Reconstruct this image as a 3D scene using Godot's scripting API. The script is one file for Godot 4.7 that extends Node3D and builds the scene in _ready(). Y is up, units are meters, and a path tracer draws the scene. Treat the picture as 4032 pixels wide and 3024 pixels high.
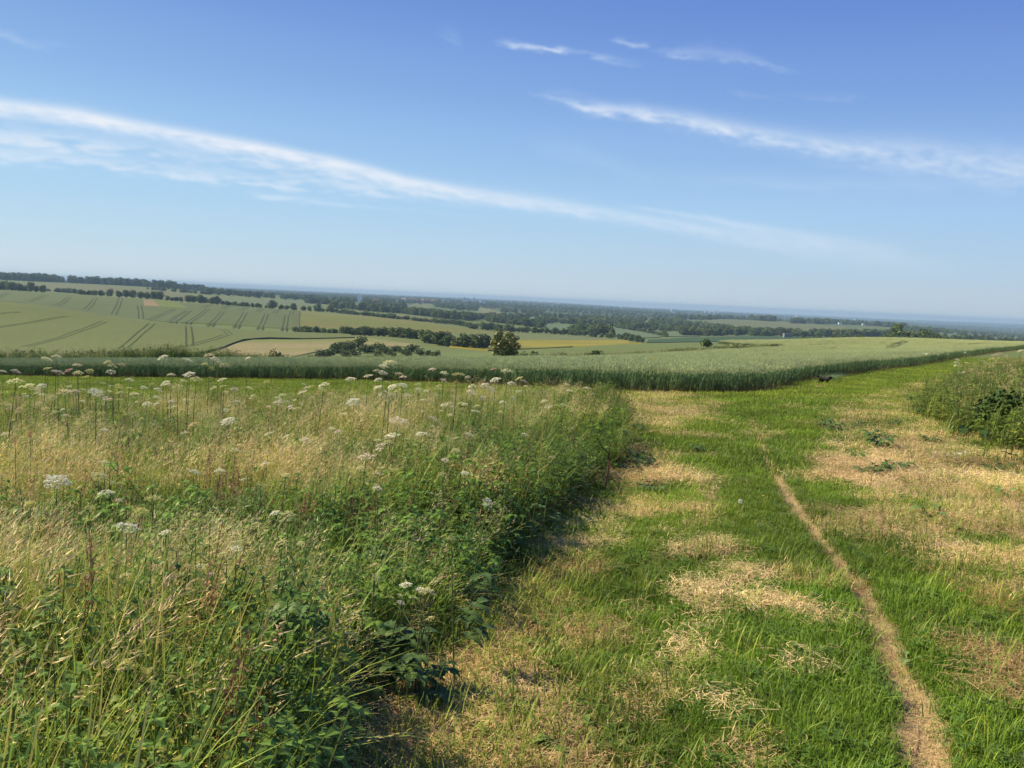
extends Node3D
# A grass track between a rough meadow and a wheat field, on a chalk down, looking over farmland to a far blue ridge.

const FOCAL := 823.5                 # of the lens, in widths of 1/1024 of the frame
const EYE := Vector3(0, 1.6, 0)
const PITCH := 5.96
const ROLL := 2.58
var lens_basis: Basis
var rng := RandomNumberGenerator.new()
var nz := FastNoiseLite.new()        # value noise, about -1..1
var fine := FastNoiseLite.new()

# the lie of the land: for each bearing (columns of the frame at the horizon) how far below the level
# of the eye the ground lies at each distance, as a slope in units of 1/FOCAL
const FAR_AT := [75, 110, 150, 200, 250, 300, 350, 420, 500, 600, 700, 850, 1000, 1300, 1700, 2200, 3000, 4500, 7000, 12000]
const BEARING := [-150, 0, 128, 256, 384, 512, 640, 768, 896, 1024, 1180]
const FALL := [
	[101, 104, 103, 100, 92, 74, 50, 25, 25, 22, 17, 14, 14, 9, 3.6, 5, 5.5, 5, 4, 2.5],
	[94, 97, 97, 95, 88, 72, 50, 27.5, 27, 24, 19, 15.3, 15.3, 9.5, 4.8, 6, 6, 5, 4, 2.5],
	[87.5, 92, 94, 91, 80, 64, 50, 38.5, 39.5, 31, 22, 17, 17, 10, 5.2, 6.5, 6.5, 5, 4, 2.5],
	[81, 86, 87, 82, 70, 58, 51, 45.5, 44, 34, 26, 21.2, 20, 14, 10, 8, 7, 5, 4, 2.5],
	[75, 79, 79, 73, 64, 56, 49, 44.2, 43.5, 38, 30, 24, 21.5, 19, 14, 10.5, 7.5, 5, 4, 2.6],
	[68, 61, 55.5, 51.8, 53, 54, 51, 46, 42, 37, 34, 30, 27, 22, 17, 13, 8.5, 5.5, 4, 2.6],
	[59.5, 52, 46, 41.8, 39.8, 39.5, 40.5, 41, 40, 37.5, 35, 31, 28, 22.5, 17.5, 14, 9.5, 7, 5.5, 4.2],
	[50.2, 43.5, 38.7, 35, 33, 32, 32, 33, 33, 32, 30.5, 28, 26, 22, 16, 11, 12, 9, 6, 4.5],
	[43, 36.5, 31.5, 27.5, 25.3, 24.2, 24, 25.5, 27, 27, 26, 24.5, 23, 20, 15, 12, 13, 10, 7, 4.5],
	[37.2, 30.5, 26, 23.8, 23, 22.9, 23.2, 24.5, 26, 26.5, 26, 25, 24, 22, 19, 16.5, 14, 11, 7.5, 3.5],
	[29.4, 24, 20, 18, 17.5, 17.6, 18, 19, 21, 22, 22, 22, 21, 19, 17, 15, 13, 11, 7.5, 3.5],
]
const NEAR_D := 45.0
const LAST_D := 12500.0
const ROWS := 260
const COLS := 134
var land := PackedFloat32Array()


# ---------------------------------------------------------------- small helpers
class MB:                            # collects triangles, with a colour at each corner, for one mesh
	var v := PackedVector3Array()
	var c := PackedColorArray()
	var n := PackedVector3Array()
	func tri(a: Vector3, b: Vector3, d: Vector3, ca: Color, cb: Color, cd: Color) -> void:
		v.push_back(a); v.push_back(b); v.push_back(d)
		c.push_back(ca); c.push_back(cb); c.push_back(cd)
	func quad(a: Vector3, b: Vector3, d: Vector3, e: Vector3, ca: Color, cd: Color) -> void:
		tri(a, b, d, ca, ca, cd)
		tri(a, d, e, ca, cd, cd)
	func blade(o: Vector3, az: float, length: float, w: float, bend: float, c0: Color, c1: Color, seg := 3) -> void:
		var dir := Vector3(cos(az), 0, sin(az))
		var side := Vector3(-sin(az), 0, cos(az))
		var pl := o - side * w * 0.5
		var pr := o + side * w * 0.5
		var cp := c0
		for i in range(1, seg + 1):
			var t := float(i) / seg
			var p := o + Vector3.UP * length * (t - bend * 0.5 * t * t) + dir * length * bend * t * t * 0.8
			var cn := c0.lerp(c1, t)
			if i == seg:
				tri(pl, pr, p, cp, cp, cn)
			else:
				var hw := w * 0.5 * pow(1.0 - t, 0.6)
				var a := p - side * hw
				var b := p + side * hw
				tri(pl, pr, b, cp, cp, cn)
				tri(pl, b, a, cp, cn, cn)
				pl = a
				pr = b
			cp = cn
	func leaf(o: Vector3, d: Vector3, up: Vector3, length: float, w: float, col: Color, fold := 0.2, droop := 0.15) -> void:
		var side := d.cross(up).normalized()
		var nn := side.cross(d).normalized()
		var m := o + d * length * 0.45
		var tip := o + d * length - Vector3.UP * droop * length
		var l := m - side * w * 0.5 + nn * fold * w
		var r := m + side * w * 0.5 + nn * fold * w
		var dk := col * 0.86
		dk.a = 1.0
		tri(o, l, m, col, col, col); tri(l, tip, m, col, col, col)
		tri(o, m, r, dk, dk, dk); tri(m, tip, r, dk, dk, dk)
	func lobed(o: Vector3, d: Vector3, up: Vector3, length: float, w: float, col: Color, lobes: int, r: RandomNumberGenerator, droop := 0.2) -> void:
		# a toothed leaf: two rows of points along a drooping midrib
		var side := d.cross(up).normalized()
		var nn := side.cross(d).normalized()
		var count := lobes * 2
		var mid := o
		var pl := o
		var pr := o
		for i in range(1, count + 1):
			var t := float(i) / count
			var m := o + d * length * t + nn * length * 0.08 * sin(t * PI) - Vector3.UP * droop * length * t * t
			var hw := w * 0.5 * sin(pow(t, 0.75) * PI) * (1.0 if i % 2 == 1 else 0.62) * r.randf_range(0.85, 1.15)
			var a := m - side * hw + nn * hw * 0.25
			var b := m + side * hw + nn * hw * 0.25
			if i == count:
				a = m
				b = m
			var k := r.randf_range(0.88, 1.1)
			var cc := Color(col.r * k, col.g * k, col.b * k)
			tri(mid, pl, a, cc, cc, cc)
			tri(mid, a, m, cc, cc, cc)
			tri(mid, m, b, cc, cc, cc)
			tri(mid, b, pr, cc, cc, cc)
			mid = m
			pl = a
			pr = b
	func tube(pts: Array, r0: float, r1: float, sides: int, c0: Color, c1: Color) -> void:
		var prev: Array[Vector3] = []
		var k := pts.size()
		for i in k:
			var p: Vector3 = pts[i]
			var t: Vector3 = (pts[mini(i + 1, k - 1)] - pts[maxi(i - 1, 0)]).normalized()
			var s := t.cross(Vector3(0.31, 0.2, 0.93)).normalized()
			var u := s.cross(t)
			var rad := lerpf(r0, r1, float(i) / (k - 1))
			var col := c0.lerp(c1, float(i) / (k - 1))
			var ring: Array[Vector3] = []
			for j in sides:
				ring.append(p + (s * cos(TAU * j / sides) + u * sin(TAU * j / sides)) * rad)
			if i > 0:
				for j in sides:
					var j2 := (j + 1) % sides
					quad(prev[j], prev[j2], ring[j2], ring[j], col, col)
			prev = ring
	func mesh(m: Material = null) -> ArrayMesh:
		var a := []
		a.resize(Mesh.ARRAY_MAX)
		a[Mesh.ARRAY_VERTEX] = v
		a[Mesh.ARRAY_COLOR] = c
		if n.size() == v.size() and n.size() > 0:
			a[Mesh.ARRAY_NORMAL] = n
		var am := ArrayMesh.new()
		am.add_surface_from_arrays(Mesh.PRIMITIVE_TRIANGLES, a)
		if m:
			am.surface_set_material(0, m)
		return am


var used := {}
func numbered(called: String) -> String:
	var k: int = used.get(called, 0)
	used[called] = k + 1
	return called if k == 0 else "%s_%03d" % [called, k]


func tag(o: Node, label: String, category := "", group := "", kind := "") -> Node:
	if label: o.set_meta("label", label)
	if category: o.set_meta("category", category)
	if group: o.set_meta("group", group)
	if kind: o.set_meta("kind", kind)
	return o


func thing(called: String, label: String, category: String, at := Vector3.ZERO, turn := 0.0, group := "") -> Node3D:
	var o := Node3D.new()
	o.name = numbered(called)
	add_child(o, true)
	o.position = at
	o.rotation.y = turn
	tag(o, label, category, group)
	return o


func part(called: String, m: Mesh, parent: Node, mat: Material = null) -> MeshInstance3D:
	var o := MeshInstance3D.new()
	o.name = called
	o.mesh = m
	if mat: o.material_override = mat
	parent.add_child(o, true)
	return o


func piece(called: String, m: Mesh, label: String, category := "", group := "", kind := "") -> MeshInstance3D:
	var o := part(numbered(called), m, self)
	tag(o, label, category, group, kind)
	return o


func leafy(rough := 0.55, through := 0.5) -> StandardMaterial3D:
	var m := StandardMaterial3D.new()
	m.vertex_color_use_as_albedo = true
	m.roughness = rough
	m.cull_mode = BaseMaterial3D.CULL_DISABLED
	m.metallic_specular = 0.3
	if through > 0.0:
		m.backlight_enabled = true
		m.backlight = Color(through, through, through * 0.85)
	return m


func rc(c: Color, spread: float) -> Color:
	var k := 1.0 + rng.randf_range(-spread, spread)
	return Color(c.r * k, c.g * k, c.b * k)


# ---------------------------------------------------------------- the land
func steps(xs: Array, ys: Array) -> PackedFloat32Array:   # slopes of a monotone cubic through the points
	var k := xs.size()
	var d := PackedFloat32Array()
	var s := PackedFloat32Array()
	for i in k - 1:
		d.append((ys[i + 1] - ys[i]) / (xs[i + 1] - xs[i]))
	s.append(d[0])
	for i in range(1, k - 1):
		s.append(0.0 if d[i - 1] * d[i] <= 0.0 else 2.0 * d[i - 1] * d[i] / (d[i - 1] + d[i]))
	s.append(d[k - 2])
	return s


func through(xs: Array, ys: Array, s: PackedFloat32Array, x: float) -> float:
	var i := 0
	while i < xs.size() - 2 and x > xs[i + 1]:
		i += 1
	var h: float = xs[i + 1] - xs[i]
	var t := clampf((x - xs[i]) / h, 0.0, 1.0)
	var t2 := t * t
	var t3 := t2 * t
	return (2 * t3 - 3 * t2 + 1) * ys[i] + (t3 - 2 * t2 + t) * h * s[i] + (3 * t2 - 2 * t3) * ys[i + 1] + (t3 - t2) * h * s[i + 1]


func survey() -> void:
	var logs := [log(36.0), log(45.0), log(52.0)]
	for d in FAR_AT: logs.append(log(float(d)))
	logs.append(log(LAST_D))
	var cols := []
	for k in BEARING.size():
		var s: float = (BEARING[k] - 512.0) / FOCAL
		var ys := []
		for d in [36.0, 45.0, 52.0]:
			ys.append(FOCAL * (1.6 / d + 0.055 - 0.05 * s) + (0.0 if d < 50.0 else 0.8))
		for y in FALL[k]: ys.append(float(y))
		ys.append(float(FALL[k][-1]))
		cols.append([ys, steps(logs, ys)])
	land.resize(ROWS * COLS)
	var bearings := []
	for b in BEARING: bearings.append(float(b))
	for r in ROWS:
		var ld := lerpf(log(NEAR_D), log(LAST_D), float(r) / (ROWS - 1))
		var ys := []
		for k in BEARING.size():
			ys.append(through(logs, cols[k][0], cols[k][1], ld))
		var st := steps(bearings, ys)
		for c in COLS:
			land[r * COLS + c] = through(bearings, ys, st, -150.0 + c * 10.0)


func H(x: float, z: float) -> float:
	var d := -z
	if d < NEAR_D:
		var xs := clampf(x, -36.17, 36.5)
		return 0.05 * xs - 0.055 * d + bumps(x, z) * clampf((NEAR_D - d) / 8.0, 0.0, 1.0)
	var c := clampf((512.0 + FOCAL * x / d + 150.0) / 10.0, 0.0, COLS - 1.001)
	var r := clampf((log(d) - log(NEAR_D)) / (log(LAST_D) - log(NEAR_D)) * (ROWS - 1), 0.0, ROWS - 1.001)
	var ci := int(c)
	var ri := int(r)
	var a := lerpf(land[ri * COLS + ci], land[ri * COLS + ci + 1], c - ci)
	var b := lerpf(land[(ri + 1) * COLS + ci], land[(ri + 1) * COLS + ci + 1], c - ci)
	return EYE.y - d * lerpf(a, b, r - ri) / FOCAL


func bumps(x: float, z: float) -> float:
	return nz.get_noise_2d(x * 30.0, z * 30.0) * 0.04 + nz.get_noise_2d(x * 120.0 + 50.0, z * 120.0) * 0.012


func ground(x: float, z: float) -> Vector3:
	return Vector3(x, H(x, z), z)


func sight(px: float, py: float) -> Vector3:           # the direction of a place in the frame
	return lens_basis * Vector3((px - 512.0) / FOCAL, (384.0 - py) / FOCAL, -1.0)


func spot(px: float, py: float, d0 := 2.0, d1 := 45.0) -> Vector3:   # where that direction meets the land between two distances
	var r := sight(px, py)
	r /= -r.z
	var best := 1e9
	var at := d0
	var d := d0
	var last := d0
	while d <= d1:
		var gap := EYE.y + r.y * d - H(r.x * d, -d)
		if gap <= 0.0:
			var lo := last
			var hi := d
			for i in 12:
				var m := (lo + hi) * 0.5
				if EYE.y + r.y * m - H(r.x * m, -m) > 0.0: lo = m
				else: hi = m
			return ground(r.x * hi, -hi)
		if gap / d < best:
			best = gap / d
			at = d
		last = d
		d *= 1.006
	return ground(r.x * at, -at)


func A(x: float, y: float, d0 := 75.0, d1 := 12000.0) -> Vector3: return spot(x * 0.1543, 266.7 + y * 0.1543, d0, d1)
func B(x: float, y: float, d0 := 75.0, d1 := 12000.0) -> Vector3: return spot(341.3 + x * 0.1543, 279.4 + y * 0.1543, d0, d1)
func C(x: float, y: float, d0 := 75.0, d1 := 12000.0) -> Vector3: return spot(682.7 + x * 0.1543, 292.1 + y * 0.1543, d0, d1)
func G(x: float, y: float, d0 := 2.0, d1 := 60.0) -> Vector3: return spot(x, y, d0, d1)
func P(c: float, d: float) -> Vector3: return ground((c - 512.0) / FOCAL * d, -d)


# ---------------------------------------------------------------- the sky
var sky_image: Image
const SKY_W := 4096
const SKY_H := 2048


func bearing_of(px: float, py: float) -> Vector2:      # azimuth (0 ahead, + right) and elevation in degrees
	var d := sight(px, py).normalized()
	return Vector2(rad_to_deg(atan2(d.x, -d.z)), rad_to_deg(asin(d.y)))


func streak(pts: Array, alpha: float, ragged: float, along := 1.0, seed_at := 0.0) -> void:
	# pts: [place as Vector2 of azimuth and elevation, half width above, half width below, strength] ...
	for k in pts.size() - 1:
		var a: Vector2 = pts[k][0]
		var b: Vector2 = pts[k + 1][0]
		var w: float = 2.4 * maxf(maxf(pts[k][1], pts[k + 1][1]), maxf(pts[k][2], pts[k + 1][2]))
		var x0 := int((minf(a.x, b.x)) / 360.0 * SKY_W)
		var x1 := int((maxf(a.x, b.x)) / 360.0 * SKY_W)
		var ab := b - a
		for x in range(x0, x1):
			var az := (x + 0.5) / SKY_W * 360.0
			var t := clampf((az - a.x) / ab.x, 0.0, 1.0)
			var mid := a.y + ab.y * t
			var up: float = lerpf(pts[k][1], pts[k + 1][1], t)
			var down: float = lerpf(pts[k][2], pts[k + 1][2], t)
			var strength: float = lerpf(pts[k][3], pts[k + 1][3], smoothstep(0.0, 1.0, t)) * alpha
			var y0 := int((90.0 - mid - w) / 180.0 * SKY_H)
			var y1 := int((90.0 - mid + w) / 180.0 * SKY_H)
			for y in range(y0, y1 + 1):
				var el := 90.0 - (y + 0.5) / SKY_H * 180.0
				var off := el - mid
				# noise drawn out along the streak
				var u := az * 3.2 * along + seed_at
				var v := off * 16.0
				var nn := fine.get_noise_2d(u * 2.2, v * 2.2) * 0.55 + fine.get_noise_2d(u * 6.0 + 40.0, v * 4.5) * 0.45
				nn *= 1.7
				off += nn * 0.30 * ragged
				var s := off / (up if off > 0.0 else down)
				var m := exp(-s * s * 1.6)
				m = m * clampf(0.85 + nn * 0.8 * ragged, 0.0, 1.35)
				var al := clampf(m * strength, 0.0, 0.95)
				if al > 0.004:
					var xx := posmod(x, SKY_W)
					var p := sky_image.get_pixel(xx, y)
					sky_image.set_pixel(xx, y, p.lerp(Color(0.93, 0.95, 0.985), al))


func px_streak(rows: Array, alpha: float, ragged: float, along := 1.0, seed_at := 0.0) -> void:
	var pts := []
	for r in rows:
		pts.append([bearing_of(r[0] / 2.16, r[1] / 2.16), r[2] / 2.16 * 0.0696, r[3] / 2.16 * 0.0696, r[4]])
	streak(pts, alpha, ragged, along, seed_at)


func make_sky() -> Sky:
	# clear morning air: the colour of each elevation, paler and warmer towards the sun's side
	var small := Image.create(288, 512, false, Image.FORMAT_RGBF)   # 16 columns more at each side, so that its ends meet
	var rise := [0.0, 1.0, 3.0, 6.0, 10.0, 14.0, 19.0, 26.0, 40.0, 90.0]
	var left := [Color(0.83, 0.89, 0.915), Color(0.82, 0.89, 0.925), Color(0.765, 0.875, 0.94), Color(0.695, 0.845, 0.955), Color(0.63, 0.79, 0.945), Color(0.55, 0.71, 0.91), Color(0.46, 0.62, 0.865), Color(0.37, 0.53, 0.80), Color(0.27, 0.42, 0.71), Color(0.20, 0.33, 0.62)]
	var right := [Color(0.73, 0.79, 0.84), Color(0.72, 0.79, 0.85), Color(0.70, 0.80, 0.89), Color(0.65, 0.79, 0.93), Color(0.555, 0.70, 0.90), Color(0.47, 0.615, 0.865), Color(0.40, 0.53, 0.825), Color(0.34, 0.47, 0.77), Color(0.26, 0.40, 0.70), Color(0.20, 0.33, 0.62)]
	for y in 512:
		var el := 90.0 - (y + 0.5) / 512.0 * 180.0
		var e := maxf(el, 0.0)
		var i := 0
		while i < rise.size() - 2 and e > rise[i + 1]: i += 1
		var t: float = smoothstep(0.0, 1.0, (e - rise[i]) / (rise[i + 1] - rise[i])) * 0.35 + 0.65 * clampf((e - rise[i]) / (rise[i + 1] - rise[i]), 0.0, 1.0)
		var cl: Color = left[i].lerp(left[i + 1], t)
		var cr: Color = right[i].lerp(right[i + 1], t)
		for x in 288:
			var az := (x - 15.5) / 256.0 * TAU
			var side := 0.5 + 0.5 * sin(az - 0.05) * 1.35          # -1 towards the sun, +1 away
			side = clampf(side, -0.1, 1.1)
			small.set_pixel(x, y, cl.lerp(cr, side))
	small.resize(SKY_W / 256 * 288, SKY_H, Image.INTERPOLATE_CUBIC)
	sky_image = small.get_region(Rect2i(SKY_W / 16, 0, SKY_W, SKY_H))
	# the long trail that comes in at the left and sinks to the right
	px_streak([[-420, 170, 24, 28, 0.9], [-100, 216, 18, 22, 0.95], [170, 250, 18, 22, 1.0], [370, 288, 17, 24, 0.95], [560, 318, 14, 24, 0.92], [740, 354, 14, 26, 0.9], [880, 392, 14, 24, 0.85], [1000, 416, 17, 22, 0.75], [1180, 442, 20, 20, 0.6], [1400, 475, 14, 16, 0.45], [1650, 518, 20, 22, 0.36], [1850, 548, 24, 24, 0.22], [2060, 578, 24, 26, 0.05]], 1.0, 0.42, 1.0, 3.0)
	px_streak([[-420, 250, 30, 26, 0.4], [-60, 290, 30, 26, 0.6], [150, 306, 26, 24, 0.6], [300, 320, 18, 16, 0.4], [480, 345, 20, 20, 0.28], [700, 382, 18, 18, 0.3], [900, 415, 12, 14, 0.2]], 0.8, 1.5, 0.8, 31.0)
	px_streak([[-420, 300, 20, 20, 0.3], [-60, 330, 22, 18, 0.55], [120, 342, 20, 16, 0.5], [330, 362, 18, 16, 0.5], [560, 390, 16, 14, 0.45], [800, 408, 14, 14, 0.4], [1020, 432, 12, 12, 0.15]], 0.85, 1.4, 0.8, 57.0)
	px_streak([[480, 330, 10, 10, 0.25], [640, 350, 12, 12, 0.5], [860, 390, 14, 14, 0.45], [1000, 420, 10, 10, 0.2]], 0.8, 1.8, 1.0, 71.0)
	px_streak([[1330, 442, 4, 5, 0.0], [1400, 452, 6, 7, 0.35], [1550, 476, 9, 10, 0.45], [1750, 512, 14, 16, 0.3], [1950, 540, 16, 18, 0.1]], 0.8, 0.4, 1.0, 91.0)
	px_streak([[500, 416, 4, 4, 0.0], [600, 426, 8, 8, 0.6], [700, 438, 6, 6, 0.4], [900, 456, 5, 5, 0.12], [1120, 478, 4, 4, 0.05]], 0.7, 0.7, 1.0, 17.0)
	# the right-hand trail
	px_streak([[1110, 196, 4, 4, 0.0], [1200, 214, 8, 10, 0.25], [1262, 231, 11, 15, 0.6], [1380, 242, 18, 18, 0.62], [1500, 264, 22, 20, 0.62], [1640, 294, 25, 22, 0.58], [1800, 320, 28, 28, 0.52], [1950, 334, 38, 34, 0.48], [2100, 352, 42, 38, 0.45], [2400, 376, 40, 40, 0.45], [2800, 410, 36, 36, 0.15]], 1.0, 0.7, 1.3, 120.0)
	px_streak([[1150, 190, 6, 6, 0.0], [1230, 205, 10, 10, 0.16], [1330, 228, 8, 8, 0.1]], 0.9, 1.0, 1.0, 150.0)
	# high wisps
	px_streak([[1050, 90, 4, 4, 0.0], [1110, 96, 7, 8, 0.55], [1200, 103, 6, 7, 0.6], [1240, 112, 5, 6, 0.3], [1290, 122, 7, 7, 0.36], [1350, 134, 6, 7, 0.2], [1400, 142, 5, 5, 0.04]], 0.95, 0.9, 1.0, 170.0)
	px_streak([[1310, 84, 4, 4, 0.05], [1345, 92, 8, 9, 0.5], [1390, 98, 6, 7, 0.4], [1410, 101, 4, 4, 0.0]], 0.9, 0.9, 1.0, 190.0)
	px_streak([[1400, 108, 5, 5, 0.05], [1450, 116, 9, 9, 0.34], [1520, 112, 18, 16, 0.18], [1600, 122, 16, 14, 0.2], [1680, 148, 9, 8, 0.24], [1740, 156, 5, 5, 0.0]], 0.95, 1.1, 1.0, 210.0)
	px_streak([[1560, 196, 5, 5, 0.0], [1600, 204, 8, 8, 0.12], [1680, 206, 5, 5, 0.06], [1830, 208, 7, 7, 0.1], [1900, 212, 4, 4, 0.0]], 0.9, 1.2, 1.0, 230.0)
	px_streak([[-60, 62, 7, 7, 0.3], [20, 78, 9, 9, 0.24], [70, 90, 6, 6, 0.1], [140, 102, 5, 5, 0.12], [200, 110, 4, 4, 0.0]], 0.9, 1.1, 1.0, 250.0)
	px_streak([[930, 60, 14, 14, 0.0], [980, 78, 22, 24, 0.1], [1010, 96, 10, 10, 0.0]], 0.9, 1.2, 1.0, 260.0)
	px_streak([[1100, 300, 16, 20, 0.0], [1250, 330, 26, 30, 0.1], [1400, 380, 20, 30, 0.05], [1700, 395, 24, 24, 0.12], [2200, 400, 24, 24, 0.1]], 0.9, 0.7, 0.6, 280.0)
	# the same kind of thin cloud round the rest of the sky
	for k in 9:
		var az := 60.0 + k * 29.0
		var el := 13.0 + 11.0 * fposmod(k * 0.618, 1.0)
		streak([[Vector2(az - 16, el + 2.5), 0.3, 0.3, 0.0], [Vector2(az - 6, el + 1.0), 0.8, 1.0, 0.7], [Vector2(az + 6, el - 1.0), 0.9, 1.1, 0.6], [Vector2(az + 15, el - 2.4), 0.6, 0.6, 0.0]], 0.8, 0.8, 1.0, 300.0 + k * 20.0)
	sky_image.convert(Image.FORMAT_RGB8)
	var pano := PanoramaSkyMaterial.new()
	pano.panorama = ImageTexture.create_from_image(sky_image)
	var sky := Sky.new()
	sky.sky_material = pano
	return sky


func _ready() -> void:
	rng.seed = 20
	nz.seed = 4
	nz.noise_type = FastNoiseLite.TYPE_SIMPLEX_SMOOTH
	nz.frequency = 0.01
	nz.fractal_octaves = 3
	fine.seed = 9
	fine.noise_type = FastNoiseLite.TYPE_SIMPLEX_SMOOTH
	fine.frequency = 0.03
	fine.fractal_octaves = 3
	var cam := Camera3D.new()
	cam.name = "camera"
	cam.fov = 50.0
	cam.near = 0.05
	cam.far = 40000.0
	add_child(cam)
	cam.position = EYE
	cam.rotation_degrees = Vector3(-PITCH, 0, ROLL)
	lens_basis = cam.basis
	var sun := DirectionalLight3D.new()
	sun.name = "sun"
	sun.light_color = Color(1.0, 0.94, 0.78)
	sun.light_energy = 1.6
	sun.light_angular_distance = 0.5
	sun.shadow_enabled = true
	add_child(sun)
	var sun_az := deg_to_rad(78.0)                       # left of the way we look
	var sun_el := deg_to_rad(41.0)
	sun.look_at_from_position(Vector3.ZERO, -Vector3(-sin(sun_az) * cos(sun_el), sin(sun_el), -cos(sun_az) * cos(sun_el)))
	var env := Environment.new()
	env.background_mode = Environment.BG_SKY
	env.sky = make_sky()
	env.tonemap_mode = Environment.TONE_MAPPER_LINEAR
	env.tonemap_exposure = 1.5
	env.background_energy_multiplier = 0.667
	env.sdfgi_enabled = true
	env.ssao_enabled = true
	env.ssil_enabled = true
	env.fog_enabled = true
	env.fog_light_color = Color(0.72, 0.86, 1.0)
	env.fog_density = 0.00014
	var we := WorldEnvironment.new()
	we.name = "world"
	we.environment = env
	add_child(we)
	survey()
	build_land()
	build_fields()
	build_woods()
	build_houses()
	build_near_ground()
	build_wheat()
	build_grass()
	build_meadow()
	build_hogweed()
	build_small_things()
	name_places()


func ordinal(n: int) -> String:
	var ones := ["", "first", "second", "third", "fourth", "fifth", "sixth", "seventh", "eighth", "ninth", "tenth", "eleventh", "twelfth", "thirteenth", "fourteenth", "fifteenth", "sixteenth", "seventeenth", "eighteenth", "nineteenth"]
	var tens := ["", "", "twent", "thirt", "fort", "fift", "sixt", "sevent", "eight", "ninet"]
	if n < 20: return ones[n]
	if n > 99: return "hundredth" if n == 100 else "hundred-and-" + ordinal(n - 100)
	return tens[n / 10] + ("ieth" if n % 10 == 0 else "y-" + ones[n % 10])


func name_places() -> void:
	# things that look alike are told apart by their order from the left: {n} in their labels
	var alike := {}
	for o in get_children():
		if o.has_meta("label") and "{n}" in o.get_meta("label"):
			var l: String = o.get_meta("label")
			if not alike.has(l): alike[l] = []
			alike[l].append(o)
	for l in alike:
		var row: Array = alike[l]
		row.sort_custom(func(a, b): return a.position.x / -a.position.z < b.position.x / -b.position.z)
		for i in row.size():
			row[i].set_meta("label", l.replace("{n}", ordinal(i + 1)))



# ---------------------------------------------------------------- far land
func build_land() -> void:
	# one sheet from behind the viewer to past the horizon
	var ds: Array[float] = []
	var d := -90.0
	while d < 45.0:
		ds.append(d)
		d += 1.5
	while d < LAST_D:
		ds.append(d)
		d *= 1.018
	ds.append(LAST_D)
	var across := 300
	var v := PackedVector3Array()
	var n := PackedVector3Array()
	var c := PackedColorArray()
	var idx := PackedInt32Array()
	for dd in ds:
		var w := maxf(absf(dd), 60.0)
		for i in across + 1:
			var s := lerpf(-1.35, 1.35, float(i) / across)
			var x := s * w
			var z := -dd
			var e := maxf(0.4, w * 0.006)
			var y := H(x, z)
			# under the near sheets the land lies a little lower
			if dd < 70.0: y -= 0.07
			v.push_back(Vector3(x, y, z))
			n.push_back(Vector3(H(x - e, z) - H(x + e, z), 2.0 * e, H(x, z - e) - H(x, z + e)).normalized())
			var t := nz.get_noise_2d(x * 0.02, z * 0.02)
			var f := nz.get_noise_2d(x * 0.09 + 300.0, z * 0.05)
			var col := Color(0.10, 0.145, 0.045)
			col = col.lerp(Color(0.14, 0.15, 0.06), clampf(0.5 + f, 0, 1) * 0.6)
			if dd > 1500.0:
				var far := smoothstep(1500.0, 2600.0, dd)
				var wooded := Color(0.035, 0.06, 0.028)
				var open := Color(0.13, 0.155, 0.075)
				col = col.lerp(wooded.lerp(open, smoothstep(0.16, 0.34, nz.get_noise_2d(x * 0.05 + 90.0, z * 0.014)) * (1.0 - smoothstep(3500.0, 7000.0, dd) * 0.6)), far)
			col *= 1.0 + t * 0.15
			col.a = 1.0
			c.push_back(col)
	var row := across + 1
	for r in ds.size() - 1:
		for i in across:
			var q := r * row + i
			idx.append_array([q, q + row, q + row + 1, q, q + row + 1, q + 1])
	var a := []
	a.resize(Mesh.ARRAY_MAX)
	a[Mesh.ARRAY_VERTEX] = v
	a[Mesh.ARRAY_NORMAL] = n
	a[Mesh.ARRAY_COLOR] = c
	a[Mesh.ARRAY_INDEX] = idx
	var am := ArrayMesh.new()
	am.add_surface_from_arrays(Mesh.PRIMITIVE_TRIANGLES, a)
	am.surface_set_material(0, leafy(0.95, 0.0))
	piece("ground", am, "rolling farmland falling away from the down to a far blue ridge", "", "", "structure")


func along(line: Array, t: float) -> Vector3:
	var f := t * (line.size() - 1)
	var i := mini(int(f), line.size() - 2)
	return line[i].lerp(line[i + 1], f - i)


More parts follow.
